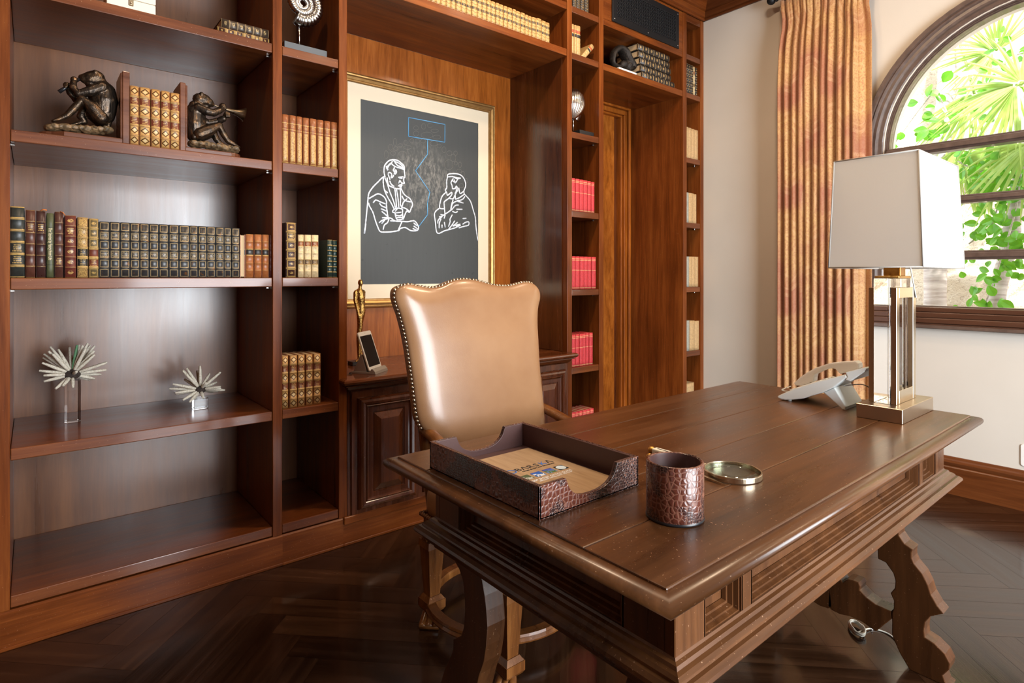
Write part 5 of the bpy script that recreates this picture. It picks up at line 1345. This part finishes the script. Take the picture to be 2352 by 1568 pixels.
for i, (c1, c2, c3) in enumerate((((.05, .09, .04), (.55, .55, .5), (.10, .16, .09)), ((.02, .10, .50), (.80, .84, .90), (.03, .22, .62)), ((.03, .06, .42), (.10, .20, .06), (.20, .35, .62)), ((.015, .02, .03), (.55, .72, .80), (.80, .88, .92)))):
    PH = Mat(f'small_photo_{["hiking", "ski", "mountain", "moon"][i]}'); v = PH.coord(); x, y, z = PH.xyz(v)
    if i == 3: e = ((x*1.0).m('POWER', 2)+(y*1.0).m('POWER', 2)).m('SQRT'); col = PH.mix(e.lt(.0132), c1, PH.mix(PH.noise(v, 130, 4), c2, c3))
    else: col = PH.mix(PH.noise(v, 70, 3, .5, .6).gt(.5)*(y.lt(.005)), PH.mix(y.rng(-.015, .015, 0, 1), c3, c1), c2)
    PH.set('Base Color', col).set('Roughness', .35)
    me = bmesh.new(); box(me, -.0143, .0143, -.0143, .0143, 0, .0003); o = obj('photo', me, PH.m); o.location = ((.9015, .939, .977, 1.0150)[i]-T.location[0], ypic-T.location[1], zc-T.location[2]); o.parent = T
bm = text_bm('2009 SPORT OPTICS GUIDE', .0118, lambda x, y, h: (.9575+x, 1.0085+y, zc+h), .92); obj('subtitle', bm, WHT, T, 'white lettering')
bm = text_bm('BINOCULARS  SPOTTING SCOPES  RIFLE SCOPES', .0050, lambda x, y, h: (.9620+x, .9990+y, zc+h), .98); obj('small_print', bm, WHT, T)

# pen cup
ccx, ccy, cr, chh = 1.0135, .7035, .0572, .1155
T = thing('pen_cup', 'empty round crocodile-pattern brown leather pen cup standing on the desk', 'cup', (ccx, ccy, ZD))
bm = bmesh.new(); lathe(bm, [(0, 0), (cr-.001, 0), (cr-.0005, .0012), (cr, .006), (cr, chh-.003), (cr-.001, chh-.0008), (cr-.0035, chh), (cr-.006, chh-.0008), (cr-.0072, chh-.002)], ccx, ccy, ZD, 72); obj('outer_shell', bm, CROC, T)
bm = bmesh.new(); lathe(bm, [(cr-.0070, chh-.002), (cr-.0076, chh-.006), (cr-.0076, .006), (0, .005)], ccx, ccy, ZD, 64); obj('lining', bm, LINING, T)
bm = bmesh.new(); lathe(bm, [(cr-.003, 0), (cr+.0008, .0004), (cr+.0012, .003), (cr+.0002, .0056)], ccx, ccy, ZD, 64); obj('foot_band', bm, BLACK, T)

# magnifier
mcx, mcy, mr = 1.331, .757, .068
T = thing('magnifying_glass', 'brass-rimmed magnifying glass with a cream handle lying behind the pen cup', 'magnifier', (mcx, mcy, ZD))
bm = bmesh.new(); lathe(bm, [(mr-.004, 0), (mr, .0006), (mr+.0004, .002), (mr+.0004, .0125), (mr-.0003, .0140), (mr-.0035, .0140), (mr-.004, .0130), (mr-.004, 0)], mcx, mcy, ZD, 72, False); obj('rim', bm, BRASS, T)
bm = bmesh.new(); lathe(bm, [(0, .0030), (mr*.6, .0040), (mr-.0042, .0062), (mr-.0042, .0085), (mr*.6, .0122), (0, .0136)], mcx, mcy, ZD, 64); obj('lens', bm, thinglass('lens_glass', .14, (.90, .96, .93)), T)
IV = plain('cream_ivory', (.80, .74, .58), .35)
hx, hy0, hy1 = 1.322, mcy+mr, .985
bm = bmesh.new(); tube(bm, [(hx, hy0-.002, ZD+.008), (hx, hy0+.018, ZD+.0085)], [.0055, .0065], 12); obj('ferrule', bm, BRASS, T)
bm = bmesh.new(); box(bm, hx-.0115, hx+.0115, hy0+.016, hy1, ZD+.001, ZD+.0175, .003, 2); h_ = obj('handle', bm, IV, T, 'cream handle')
bm = bmesh.new(); box(bm, hx-.0022, hx+.0022, hy0+.03, hy1-.012, ZD+.0172, ZD+.0179, .0002); obj('dark_inlay', bm, BLACK, h_)
bm = bmesh.new(); ball(bm, (hx, hy1+.008, ZD+.0098), .0096, 3, (1, 1.1, 1)); obj('finial', bm, GOLD, T)
# letter opener
T = thing('letter_opener', 'gilt letter opener with a cream handle, its tip showing right of the pen cup', 'letter opener', (1.255, .86, ZD))
t0, t1 = Vector((1.249, .716, ZD+.0012)), Vector((1.272, .965, ZD+.0085)); d = (t1-t0); 
bm = bmesh.new()
sd = Vector((d.y, -d.x, 0)).normalized()
A_ = [t0, t0+d*.25+sd*.0045, t0+d*.60+sd*.006, t0+d*.60-sd*.006, t0+d*.25-sd*.0045]
lo = [bm.verts.new(p) for p in A_]; rd = [bm.verts.new(p+Vector((0, 0, .0032 if i else .0004))) for i, p in enumerate(A_)]
bm.faces.new(lo[::-1]); bm.faces.new(rd)
for i in range(5): bm.faces.new((lo[i], lo[(i+1) % 5], rd[(i+1) % 5], rd[i]))
obj('blade', bm, BRASS, T)
bm = bmesh.new(); tube(bm, [t0+d*.58+Vector((0, 0, .002)), t0+d*.62+Vector((0, 0, .002)), t0+d*.95], [.007, .0085, .0085], 12); obj('handle', bm, IV, T)
bm = bmesh.new(); ball(bm, t0+d*.985, .0092, 3); obj('finial', bm, GOLD, T)

# desk lamp
LX, LY = 2.385, .727
T = thing('table_lamp', 'tall desk lamp with a white rectangular shade on a crystal and brass column', 'lamp', (LX, LY, ZD))
BRN = plain('brushed_bronze', (.47, .37, .27), .30, 1.0)
bx = (2.217, 2.545, .657, .797)
bm = bmesh.new(); box(bm, bx[0], bx[1], bx[2], bx[3], ZD, ZD+.048, .0012); obj('base', bm, BRN, T)
zl0, zl1 = ZD+.0485, 1.243
cX0, cX1 = 2.275, 2.487
bm = bmesh.new(); box(bm, cX0, cX1, .712, .762, zl0, zl1, .0012); obj('crystal_column', bm, ACR, T)
for yy0, yy1 in ((.694, .711), (.763, .780)):
    bm = bmesh.new(); xx0, xx1 = cX0+.006, cX1-.004; zz1 = zl1-.032
    for a in ((xx0, xx0+.030, zl0, zz1), (xx1-.030, xx1, zl0, zz1), (xx0+.030, xx1-.030, zl0, zl0+.045), (xx0+.030, xx1-.030, zz1-.036, zz1)): box(bm, a[0], a[1], yy0, yy1, a[2], a[3], .0006)
    obj('brass_frame', bm, BRASS, T)
bm = bmesh.new(); box(bm, LX-.07, LX+.055, LY-.03, LY+.045, zl1+.0003, zl1+.009, .001); obj('collar', bm, GOLD, T)
bm = bmesh.new(); box(bm, LX-.030, LX+.025, LY-.022, LY+.03, zl1+.009, zl1+.060, .001); obj('socket', bm, metal('warm_brass', (.55, .27, .06), .3), T)
SHD = Mat('white_linen_shade'); nt = SHD.nt; v = SHD.coord(); n = SHD.noise(SHD.scale(v, (900, 900, 900)), 1, 1)
SHD.set('Base Color', SHD.mix(n, (.82, .79, .75), (.88, .85, .81))).set('Roughness', .8)
tr = nt.nodes.new('ShaderNodeBsdfTranslucent'); tr.inputs[0].default_value = (.85, .80, .72, 1); mx = nt.nodes.new('ShaderNodeMixShader'); mx.inputs[0].default_value = .5
nt.links.new(SHD.b.outputs[0], mx.inputs[1]); nt.links.new(tr.outputs[0], mx.inputs[2]); nt.links.new(mx.outputs[0], nt.nodes['Material Output'].inputs[0])
sb = (2.178, 2.655, LY-.138, LY+.145); st_ = (2.186, 2.628, LY-.124, LY+.130); sz0, sz1 = 1.281, 1.655
bm = bmesh.new()
for o in (0, .0022):
    lo = [bm.verts.new((x, y, sz0)) for x, y in ((sb[0]+o, sb[2]+o), (sb[1]-o, sb[2]+o), (sb[1]-o, sb[3]-o), (sb[0]+o, sb[3]-o))]
    hi = [bm.verts.new((x, y, sz1)) for x, y in ((st_[0]+o, st_[2]+o), (st_[1]-o, st_[2]+o), (st_[1]-o, st_[3]-o), (st_[0]+o, st_[3]-o))]
    for i in range(4): bm.faces.new((lo[i], lo[(i+1) % 4], hi[(i+1) % 4], hi[i]))
    if o == 0: l0, h0_ = lo, hi
    else:
        for i in range(4): bm.faces.new((l0[i], l0[(i+1) % 4], lo[(i+1) % 4], lo[i])); bm.faces.new((h0_[i], h0_[(i+1) % 4], hi[(i+1) % 4], hi[i]))
s_ = obj('shade', bm, SHD.m, T)
bm = bmesh.new()
cb = [(sb[0], sb[2]), (sb[1], sb[2]), (sb[1], sb[3]), (sb[0], sb[3])]; ct_ = [(st_[0], st_[2]), (st_[1], st_[2]), (st_[1], st_[3]), (st_[0], st_[3])]
for q in range(4):
    tube(bm, [(*cb[q], sz0), (*cb[(q+1) % 4], sz0)], .0026, 6); tube(bm, [(*ct_[q], sz1), (*ct_[(q+1) % 4], sz1)], .0026, 6); tube(bm, [(*cb[q], sz0), (*ct_[q], sz1)], .0026, 6)
obj('shade_piping', bm, plain('grey_piping', (.40, .38, .35), .7), s_)
bm = bmesh.new()
for q in range(4): tube(bm, [((st_[0]+st_[1])/2, LY, sz1-.03), (ct_[q][0], ct_[q][1], sz1-.006)], .0022, 6)
tube(bm, [(LX, LY, zl1+.06), ((st_[0]+st_[1])/2, LY, sz1-.03)], .0035, 8); obj('harp', bm, BRASS, T)
bm = bmesh.new(); ball(bm, (LX, LY, zl1+.12), .03, 3, (1, 1, 1.3)); obj('bulb', bm, plain('frosted_bulb', (.8, .78, .72), .3), T)
bm = bmesh.new(); p0_, p1_ = (LX+.035, LY-.03, zl1+.065), (LX+.092, LY-.035, 1.175); tube(bm, [p0_, p1_], .0021, 6); ball(bm, p1_, .003, 1); obj('pull_cord', bm, plain('white_cord', (.8, .78, .74), .5), T)

# telephone
PW = plain('white_phone', (.76, .80, .78), .32)
PH0 = 2.285
def ph(px, py, X=PH0): return onX(1770+px/9.8, 810+py/9.8, X)
T = thing('telephone', 'white corded office telephone tilted on its stand at the far end of the desk', 'telephone', (2.37, 1.0, ZD))
pr_ = [ph(*p) for p in ((150, 985), (170, 1020), (260, 1050), (320, 1062), (520, 1055), (740, 1030), (900, 975), (1150, 905), (1400, 790), (1660, 600), (1720, 560), (1690, 490), (1400, 560), (1000, 660), (560, 800), (300, 905), (170, 965))]
bm = bmesh.new(); prism(bm, pr_, lambda a, b, h: (h, a, b), PH0, PH0+.175, .004); obj('body', bm, PW, T)
pr_ = [ph(*p) for p in ((1680, 440), (2110, 330), (2165, 350), (2100, 440), (1790, 640), (1680, 610), (1720, 540))]
bm = bmesh.new(); prism(bm, pr_, lambda a, b, h: (h, a, b), PH0, PH0+.175, .003); obj('display_hood', bm, PW, T)
pr_ = [ph(*p) for p in ((1160, 905), (1400, 790), (1790, 640), (1800, 660), (1700, 700)) ]
q0, q1_, q2_, q3_ = ph(1160, 905), ph(1400, 790), ph(1560, 1230), ph(1660, 1225)
zmin = ZD
pst = [ph(1160, 905), ph(1400, 795), ph(1700, 660)]
pst = [(y, z) for y, z in pst]
st2 = [pst[0], pst[1], (ph(1660, 1200)[0], zmin+.012), (ph(1645, 1240)[0], zmin), (ph(1580, 1245)[0], zmin), (ph(1540, 1200)[0], zmin+.006)]
bm = bmesh.new(); prism(bm, st2, lambda a, b, h: (h, a, b), PH0+.012, PH0+.170, .003); obj('stand', bm, PW, T)
XH = PH0+.12
hp = [ph(p[0], p[1], XH) for p in ((520, 680), (640, 560), (800, 450), (1000, 340), (1300, 240), (1600, 205), (1900, 190), (1970, 240), (1985, 350), (1900, 400), (1560, 480), (1500, 420), (1450, 370), (1380, 350), (1250, 370), (1100, 430), (980, 490), (960, 560), (950, 650), (700, 740), (560, 740), (530, 710))]
bm = bmesh.new(); prism(bm, hp, lambda a, b, h: (h, a, b), XH, XH+.046, .006); obj('handset', bm, plain('white_handset', (.80, .77, .75), .35), T)
KB = plain('phone_keys', (.70, .70, .68), .4)
n0_, n1_ = Vector((0, *ph(300, 905))), Vector((0, *ph(1400, 560))); dd = n1_-n0_; nn = Vector((0, -dd.z, dd.y)).normalized()
if nn.z < 0: nn = -nn
for i in range(7):
    for j in range(3):
        c_ = n0_+dd*(.12+i*.115)+nn*.0008; xx = PH0+.016+j*.030
        bm = bmesh.new(); bb = bmesh.new(); box(bb, -.009, .009, -.0065, .0065, 0, .0055, .0015)
        ey = dd.normalized(); Mx = Matrix(((1, 0, 0, xx+.009), (0, ey.y, nn.y, c_.y), (0, ey.z, nn.z, c_.z), (0, 0, 0, 1)))
        join(bm, bb, Mx); bb.free(); obj('key', bm, KB, T)
bm = bmesh.new()
yc_ = ph(370, 1080)[0]
lathe(bm, [(0, 0), (.008, 0), (.008, .010), (0, .010)], PH0+.02, yc_, ZD, 12); lathe(bm, [(0, 0), (.008, 0), (.008, .010), (0, .010)], PH0+.155, yc_, ZD, 12); obj('rubber_foot', bm, PW, T)
bm = bmesh.new(); y_, z_ = ph(1600, 770); tube(bm, smoothpath([(PH0+.03, y_+.004, z_), (PH0+.10, y_-.035, z_+.002), (PH0+.16, y_-.05, z_-.03), (PH0+.19, y_-.045, ZD+.012), (PH0+.255, y_-.02, ZD+.003)], 6), .0018, 6); obj('line_cord', bm, plain('grey_cord', (.55, .55, .56), .4), T)
bm = bmesh.new(); P = []
a_, b_ = Vector((XH-.01, *ph(560, 760, XH))), Vector((XH-.02, *ph(505, 800, XH)))
for q in range(60):
    f = q/59; c_ = Vector((XH-.012-.05*math.sin(f*PI), hp[0][0]+.006+.012*math.sin(f*PI), hp[0][1]-.012-.022*f)); P.append(c_+Vector((.0035*math.sin(q*1.6), .0035*math.cos(q*1.6), 0)))
tube(bm, P, .0012, 5); obj('coiled_cord', bm, PW, T)

# ------------------------------------------------------------------ coiled cable on the floor under the desk
T0 = onZ(1968, 1447, 0.004)
bm = bmesh.new(); P = []
for q in range(150):
    a = q*.31; rr = .032+.004*math.sin(q*.23); P.append((T0[0]+rr*1.25*math.cos(a+.3)*math.cos(.7)-rr*.62*math.sin(a+.3)*math.sin(.7), T0[1]+rr*1.25*math.cos(a+.3)*math.sin(.7)+rr*.62*math.sin(a+.3)*math.cos(.7), .004+.012*abs(math.sin(q*.047))+.004*(q % 9)/9))
e = onZ(2000, 1443, .004); f_ = onZ(2040, 1455, .003); g_ = onZ(2066, 1480, .003); i_ = onZ(2090, 1520, .003)
P += [tuple(p) for p in smoothpath([P[-1], (*e, .004), (*f_, .003), (*g_, .003), (*i_, .003)], 6)[1:]]
tube(bm, P, .0027, 6)
CB = thing('power_cord', 'clear coiled electrical cord tied in a bundle on the floor under the desk', 'cord', (T0[0], T0[1], 0))
obj('cord', bm, plain('clear_cord', (.62, .60, .52), .2, 0, Coat_Weight=.6), CB)
bm = bmesh.new(); tube(bm, [(e[0]-.006, e[1]-.008, .003), (e[0], e[1]-.004, .012), (e[0]+.006, e[1]+.006, .003)], .0016, 6); obj('twist_tie', bm, plain('white_tie', (.8, .8, .82), .4), CB)

# ------------------------------------------------------------------ curtain and rod
CUR = Mat('golden_damask'); v = CUR.coord(); n0 = CUR.noise(v, 3.2, 2, .5); n1 = CUR.noise(CUR.scale(v, (1, 1, 1)), 85, 5, .7); uvc = CUR.coord('UV'); ux, uy_, _ = CUR.xyz(uvc)
d1 = ((ux*3.2).fr()-.5); d2 = ((uy_*1.45+(ux*3.2).fl()*.5).fr()-.5)
rr = ((d1*d1)*1.0+(d2*d2)*1.0).m('SQRT'); ring = (rr-.40).ab().lt(.016).mx((rr-.34).ab().lt(.008)).mx((rr-.22).ab().lt(.010))
col = CUR.mix(n0.rng(.42, .58, 0, 1), (.48, .265, .095), (.36, .145, .070))
col = CUR.mix(rr.rng(.18, .42, .75, 0), col, (.56, .345, .135))
col = CUR.mix(n1.rng(.46, .60, 0, .55), col, (.30, .075, .028)); col = CUR.mix(ring*n1.rng(.4,.6,.0,.28), col, (.80, .60, .33))
CUR.set('Base Color', col).set('Roughness', .62).set('Sheen Weight', .25); CUR.bump(n1, .2, .004); CUR = CUR.m
LIN = plain('ivory_lining', (.70, .62, .52), .8)
T = thing('curtain', 'golden damask curtain with pinch pleats hanging left of the arched window', 'curtain', (4.0, 1.62, 0))
bm = bmesh.new(); uvl = bm.loops.layers.uv.new('UVMap'); NU, NV = 260, 46
cy0, cy1, cz0, cz1 = 1.345, 1.905, .012, 3.145
rnd = random.Random(11); fw = [1.7]+[rnd.uniform(.75, 1.25) for _ in range(10)]; cum = [0]
for f_ in fw: cum.append(cum[-1]+f_)
cum = [c_/cum[-1] for c_ in cum]
def cpt(s, t):
    for k_ in range(len(fw)):
        if cum[k_] <= s <= cum[k_+1]: ph_ = (s-cum[k_])/(cum[k_+1]-cum[k_]); break
    z = cz0+(cz1-cz0)*t
    pin = max(0, min(1, (z-2.55)/.45)); amp = (.072 if k_ else .012)*(1-.50*pin)+.004*math.sin(t*7+k_*2)
    wv = math.cos(2*PI*ph_); wv = math.copysign(abs(wv)**.9, wv)
    sq = 1-.06*math.exp(-((z-2.96)/.10)**2)
    y = cy0+(cy1-cy0)*(.5+(s-.5)*sq)+ .013*math.sin(2*PI*ph_)*(1-.4*pin)*(1 if k_ else .3)
    x = 4.0-amp*wv
    if z > 2.93: x += .010*min(1, (z-2.93)/.08)*math.cos(4*PI*ph_)
    return (x+.003*math.sin(t*5+s*9), y, z)
g = [[bm.verts.new(cpt(i/NU, j/NV)) for i in range(NU+1)] for j in range(NV+1)]
for j in range(NV):
    for i in range(NU):
        f = bm.faces.new((g[j][i], g[j][i+1], g[j+1][i+1], g[j+1][i])); f.smooth = True
        for lp, (a, b) in zip(f.loops, ((i, j), (i+1, j), (i+1, j+1), (i, j+1))): lp[uvl].uv = (a/NU*1.25, b/NV*3.13)
me = bpy.data.meshes.new('fabric'); o = bpy.data.objects.new('fabric', me); C.objects.link(o); bm.transform(WM[T].inverted()); o.parent = T; bm.to_mesh(me); bm.free(); me.materials.append(CUR)
so = o.modifiers.new('thick', 'SOLIDIFY'); so.thickness = .003
bm = bmesh.new()
for j in range(NV):
    z0, z1 = cz0+(cz1-cz0)*j/NV, cz0+(cz1-cz0)*(j+1)/NV; w0 = .010*math.sin(j*.5); w1 = .010*math.sin((j+1)*.5)
    for a, b in ((0, .03), (.03, .06)):
        f = bm.faces.new([bm.verts.new(p) for p in ((4.03+a*.5, 1.895+a+w0*.5, z0), (4.03+b*.5, 1.895+b+w0*.5, z0), (4.03+b*.5, 1.895+b+w1*.5, z1), (4.03+a*.5, 1.895+a+w1*.5, z1))])
obj('lining', bm, LIN, T)
T = thing('curtain_rod', 'dark curtain rod with a round end knob above the golden curtain', 'curtain rod', (3.985, .6, 3.175))
bm = bmesh.new(); tube(bm, [(3.985, -.7, 3.178), (3.985, 1.94, 3.178)], .016, 14); obj('rod', bm, DARKM, T)
bm = bmesh.new(); ball(bm, (3.985, 1.975, 3.178), .030, 3); ball(bm, (3.985, 1.94, 3.178), .022, 2, (1, .5, 1)); obj('finial', bm, DARKM, T)
for y in (1.915, -.66):
    bm = bmesh.new(); tube(bm, [(3.985, y, 3.178), (4.09, y, 3.178)], .008, 8); lathe(bm, [(0, 0), (.03, 0), (.03, .006), (0, .006)], seg=20, fn=lambda x, yy, h, y=y: (4.094-h, y+x, 3.178+yy)); obj('bracket', bm, DARKM, T)
# socket plate
T = thing('wall_outlet', 'white socket plate on the plaster wall under the window, cut by the right edge', 'outlet', (RX1, .64, .235))
bm = bmesh.new(); prism(bm, rrect(.588, .664, .235, .352, .012), lambda a, b, h: (RX1-h, a, b), .0004, .0065, .002); pl = obj('plate', bm, plain('white_plate', (.82, .80, .76), .35), T)
bm = bmesh.new()
for z in (.272, .316): prism(bm, rrect(.610, .642, z-.014, z+.014, .009), lambda a, b, h: (RX1-h, a, b), .006, .0082, .0006)
obj('socket_face', bm, plain('white_socket', (.74, .72, .68), .4), pl)

# ------------------------------------------------------------------ garden outside
STN = Mat('rough_stone'); v = STN.coord(); n = STN.noise(v, 2.2, 6, .65, .6); n2 = STN.noise(v, 34, 5, .75); cr = STN.voro(STN.mix(.25, v, STN.comb(n, n2, n)), 1.15, 'DISTANCE_TO_EDGE')
col = STN.mix(n.rng(.35, .65, 0, 1), (.56, .46, .33), (.70, .62, .50)); col = STN.mix(n2.rng(.36, .46, .65, 0), col, (.30, .22, .15)); col = STN.mix(cr.rng(.0, .022, .8, 0), col, (.20, .14, .09))
STN.set('Base Color', col).set('Roughness', .9).bump(n2*.5+n*.8, .9, .05); STN = STN.m
XS = 6.5
bm = bmesh.new(); NY, NZ = 40, 26
gg = [[bm.verts.new((XS+.06*math.sin(i*.9+j*.4)+.05*math.sin(j*1.3-i*.35)+random.uniform(-.03, .03), -4.5+i*.25, -.1+j*.22)) for i in range(NY+1)] for j in range(NZ+1)]
for j in range(NZ):
    for i in range(NY): bm.faces.new((gg[j][i], gg[j][i+1], gg[j+1][i+1], gg[j+1][i]))
r = bmesh.ops.extrude_face_region(bm, geom=bm.faces[:]); bmesh.ops.translate(bm, vec=(.5, 0, 0), verts=[q for q in r['geom'] if isinstance(q, bmesh.types.BMVert)])
o = struct('wall_garden', bm, STN)
bm = bmesh.new(); box(bm, RX1+.2, XS+.5, -4.5, 5.5, -.25, -.06); struct('floor_garden', bm, plain('garden_soil', (.28, .21, .14), .95))
LEAFM = Mat('palm_green'); nt = LEAFM.nt; v = LEAFM.coord(); n = LEAFM.noise(v, 12, 3); c_ = LEAFM.mix(n.rng(.3, .7, 0, 1), (.16, .33, .045), (.40, .55, .16)); LEAFM.set('Base Color', c_).set('Roughness', .4)
def trans(M, col, f=.4):
    nt = M.nt; tr = nt.nodes.new('ShaderNodeBsdfTranslucent'); tr.inputs[0].default_value = (*col, 1); mx = nt.nodes.new('ShaderNodeMixShader'); mx.inputs[0].default_value = f
    nt.links.new(M.b.outputs[0], mx.inputs[1]); nt.links.new(tr.outputs[0], mx.inputs[2]); nt.links.new(mx.outputs[0], nt.nodes['Material Output'].inputs[0])
trans(LEAFM, (.45, .62, .16)); LEAFM = LEAFM.m
VINEM = Mat('vine_green'); v = VINEM.coord(); n = VINEM.noise(v, 14, 2); VINEM.set('Base Color', VINEM.mix(n.rng(.3, .7, 0, 1), (.035, .20, .012), (.11, .38, .02))).set('Roughness', .32); trans(VINEM, (.2, .5, .03), .35); VINEM = VINEM.m
BARK = Mat('grey_palm_bark'); v = BARK.coord(); n = BARK.noise(BARK.scale(v, (3, 3, 30)), 1, 4, .6); BARK.set('Base Color', BARK.mix(n.rng(.35, .65, 0, 1), (.30, .26, .24), (.52, .48, .45))).set('Roughness', .85).bump(n, .6, .01); BARK = BARK.m
def gp(u, v_, X): y, z = onX(u, v_, X); return Vector((X, y, z))
def blade(bm, a, d, L, w_, droop, nrm):
    """one folded palm leaflet"""
    P = []; n_ = 6; up = nrm
    for i in range(n_+1):
        f = i/n_; c = a+d*(L*f)+Vector((0, 0, -droop*f*f*L)); ww = w_*(min(1, f*5+.25))*(1-f**2.2)+.001
        side = d.cross(up).normalized()*ww
        P.append((c-side, c+up*ww*.35, c+side))
    V_ = [[bm.verts.new(q) for q in r] for r in P]
    for r0, r1 in zip(V_, V_[1:]):
        for k_ in range(2): bm.faces.new((r0[k_], r0[k_+1], r1[k_+1], r1[k_]))
def fan(T, hub, ang0, ang1, n_, L, droop, tilt, stem=None, seed=0):
    rnd = random.Random(seed); bm = bmesh.new()
    nrm = Vector((-1, 0, tilt)).normalized()
    for i in range(n_):
        a = math.radians(ang0+(ang1-ang0)*i/(n_-1)+rnd.uniform(-3, 3))
        d = Vector((-.12+.25*math.sin(i*.7), -math.cos(a), math.sin(a))); d.normalize()
        blade(bm, hub+d*.02, d, L*rnd.uniform(.82, 1.08)*(.75+.25*math.sin(PI*i/(n_-1))), L*.028, droop*rnd.uniform(.5, 1.4), nrm)
    f = obj('frond', bm, LEAFM, T)
    if stem is not None:
        b2 = bmesh.new(); tube(b2, smoothpath([stem, (stem+hub)/2+Vector((0, 0, .05)), hub], 6), .010, 6); obj('leaf_stalk', b2, LEAFM, f)
def feather(T, pts, L, n_, droop, seed=0):
    rnd = random.Random(seed); P = smoothpath(pts, 10); bm = bmesh.new(); m_ = len(P)
    tube(bm, P, [.010*(1-.8*i/m_) for i in range(m_)], 6)
    for i in range(2, m_-1):
        for k_ in range(2):
            t = (P[i+1]-P[i-1]).normalized(); sd = Vector((-.15, -t.z, t.y)).normalized()*(1 if k_ else -1)
            d = (sd+t*.75).normalized(); l = L*(.55+.45*math.sin(PI*(i/m_)**.8))*rnd.uniform(.85, 1.1)
            blade(bm, P[i], d, l, .017, droop, Vector((-1, 0, .2)).normalized())
    obj('frond', bm, LEAFM, T)
# palm with the leaning ringed trunk at the right of the window
xp = 5.55
T = thing('palm_tree', 'palm with a pale leaning trunk and broad fan fronds outside at the right', 'palm', (xp, gp(2285, 720, xp).y, -.05))
bm = bmesh.new(); P = smoothpath([Vector((xp, gp(2265, 800, xp).y, -.05)), gp(2285, 720, xp), gp(2318, 560, xp), gp(2338, 450, xp), gp(2368, 330, xp), gp(2395, 230, xp)], 8)
tube(bm, P, [.052+.0035*math.sin(i*2.2) for i in range(len(P))], 14); obj('trunk', bm, BARK, T)
top = P[-1]
for s_, (hub, a0, a1, n_, L, dr, tl_) in enumerate((((2335, 195), 160, 300, 20, .52, .25, .25), ((2345, 190), -60, 150, 17, .50, .2, .25), ((2365, 330), 175, 290, 16, .48, .35, .1))):
    fan(T, gp(*hub, xp-.25), a0, a1, n_, L, dr, tl_, top, s_)
# palm with the straight trunk
xq = 6.0
T = thing('palm_tree', 'palm with a straight upright grey trunk behind the arch, fans spreading to its right', 'palm', (xq, gp(2170, 400, xq).y, -.05))
bm = bmesh.new(); P = [Vector((xq, gp(2150, 800, xq).y, -.05)), gp(2148, 640, xq), gp(2158, 450, xq), gp(2170, 260, xq), gp(2178, 120, xq), gp(2188, -60, xq)]
P = smoothpath(P, 8); tube(bm, P, [.088-.030*i/len(P)+.003*math.sin(i*2.4) for i in range(len(P))], 14); obj('trunk', bm, BARK, T)
xf = 5.75
for s_, (hub, a0, a1, n_, L, dr, tl_) in enumerate((((2280, 118), 120, 260, 20, .42, .18, .2), ((2290, 115), 25, 120, 12, .36, .0, .2), ((2238, 215), 195, 280, 20, .50, .22, .1))):
    fan(T, gp(*hub, xf), a0, a1, n_, L, dr, tl_, P[-6], 10+s_)
feather(T, [gp(2345, 330, xf), gp(2290, 350, xf), gp(2245, 385, xf), gp(2215, 420, xf)], .28, 12, .5, 3)
fan(T, gp(2200, 345, xf), 200, 340, 22, .30, .6, .1, None, 21)
# leafy vines
def leaf(bm, c, L, w_, rnd):
    n1_ = Vector((-1, rnd.uniform(-.7, .7), rnd.uniform(-.5, .6))).normalized(); d = Vector((rnd.uniform(-.3, .3), rnd.uniform(-1, 1), rnd.uniform(-.8, .8))); d = (d-n1_*d.dot(n1_)).normalized(); s = d.cross(n1_)
    n_ = 7; L_, R_, M_ = [], [], []
    for i in range(n_+1):
        f = i/n_; ww = w_*math.sin(PI*f)**.75*(1.05-.35*f); q = c+d*(L*(f-.5))-n1_*(.12*L*(f-.5)**2)
        M_.append(bm.verts.new(q)); L_.append(bm.verts.new(q-s*ww+n1_*ww*.25)); R_.append(bm.verts.new(q+s*ww+n1_*ww*.25))
    for i in range(n_):
        bm.faces.new((L_[i], M_[i], M_[i+1], L_[i+1])); bm.faces.new((M_[i], R_[i], R_[i+1], M_[i+1]))
def vine(label, path, X, n_, spread, seed, size=.055):
    rnd = random.Random(seed); P = smoothpath([gp(u, v_, X) for u, v_ in path], 8)
    T = thing('vine', label, 'vine', tuple(P[0]), group='climbing vines outside the window')
    bm = bmesh.new(); tube(bm, P, .006, 6); obj('stem', bm, BARK, T)
    bm = bmesh.new()
    for i in range(n_):
        q = P[rnd.randrange(len(P))]+Vector((rnd.uniform(-.12, .06), rnd.gauss(0, spread), rnd.gauss(0, spread))); leaf(bm, q, size*rnd.uniform(.8, 1.7), size*rnd.uniform(.38, .62), rnd)
    o = obj('foliage', bm, VINEM, T); return T
vine('leafy vine with round leaves low at the left of the arched pane', [(2040, 350), (2075, 300), (2120, 240), (2150, 215), (2180, 270), (2165, 250)], 5.6, 26, .13, 1, .075)
vine('leafy vine climbing the leaning palm trunk at the right', [(2262, 700), (2285, 640), (2300, 590), (2320, 530), (2335, 470), (2345, 400)], 5.4, 120, .10, 2, .060)
vine('leafy vine trailing among the palm fronds below the arch bar', [(2200, 370), (2240, 390), (2280, 400), (2310, 420), (2340, 440)], 5.5, 60, .09, 3, .062)
vine('leafy vine threaded through the fronds high at the right of the arched pane', [(2240, 240), (2280, 225), (2320, 140), (2350, 120)], 5.55, 40, .11, 4, .058)
vine('leafy sprigs hanging below the second window bar', [(2225, 560), (2250, 540), (2275, 520), (2290, 480)], 5.6, 26, .07, 5, .058)
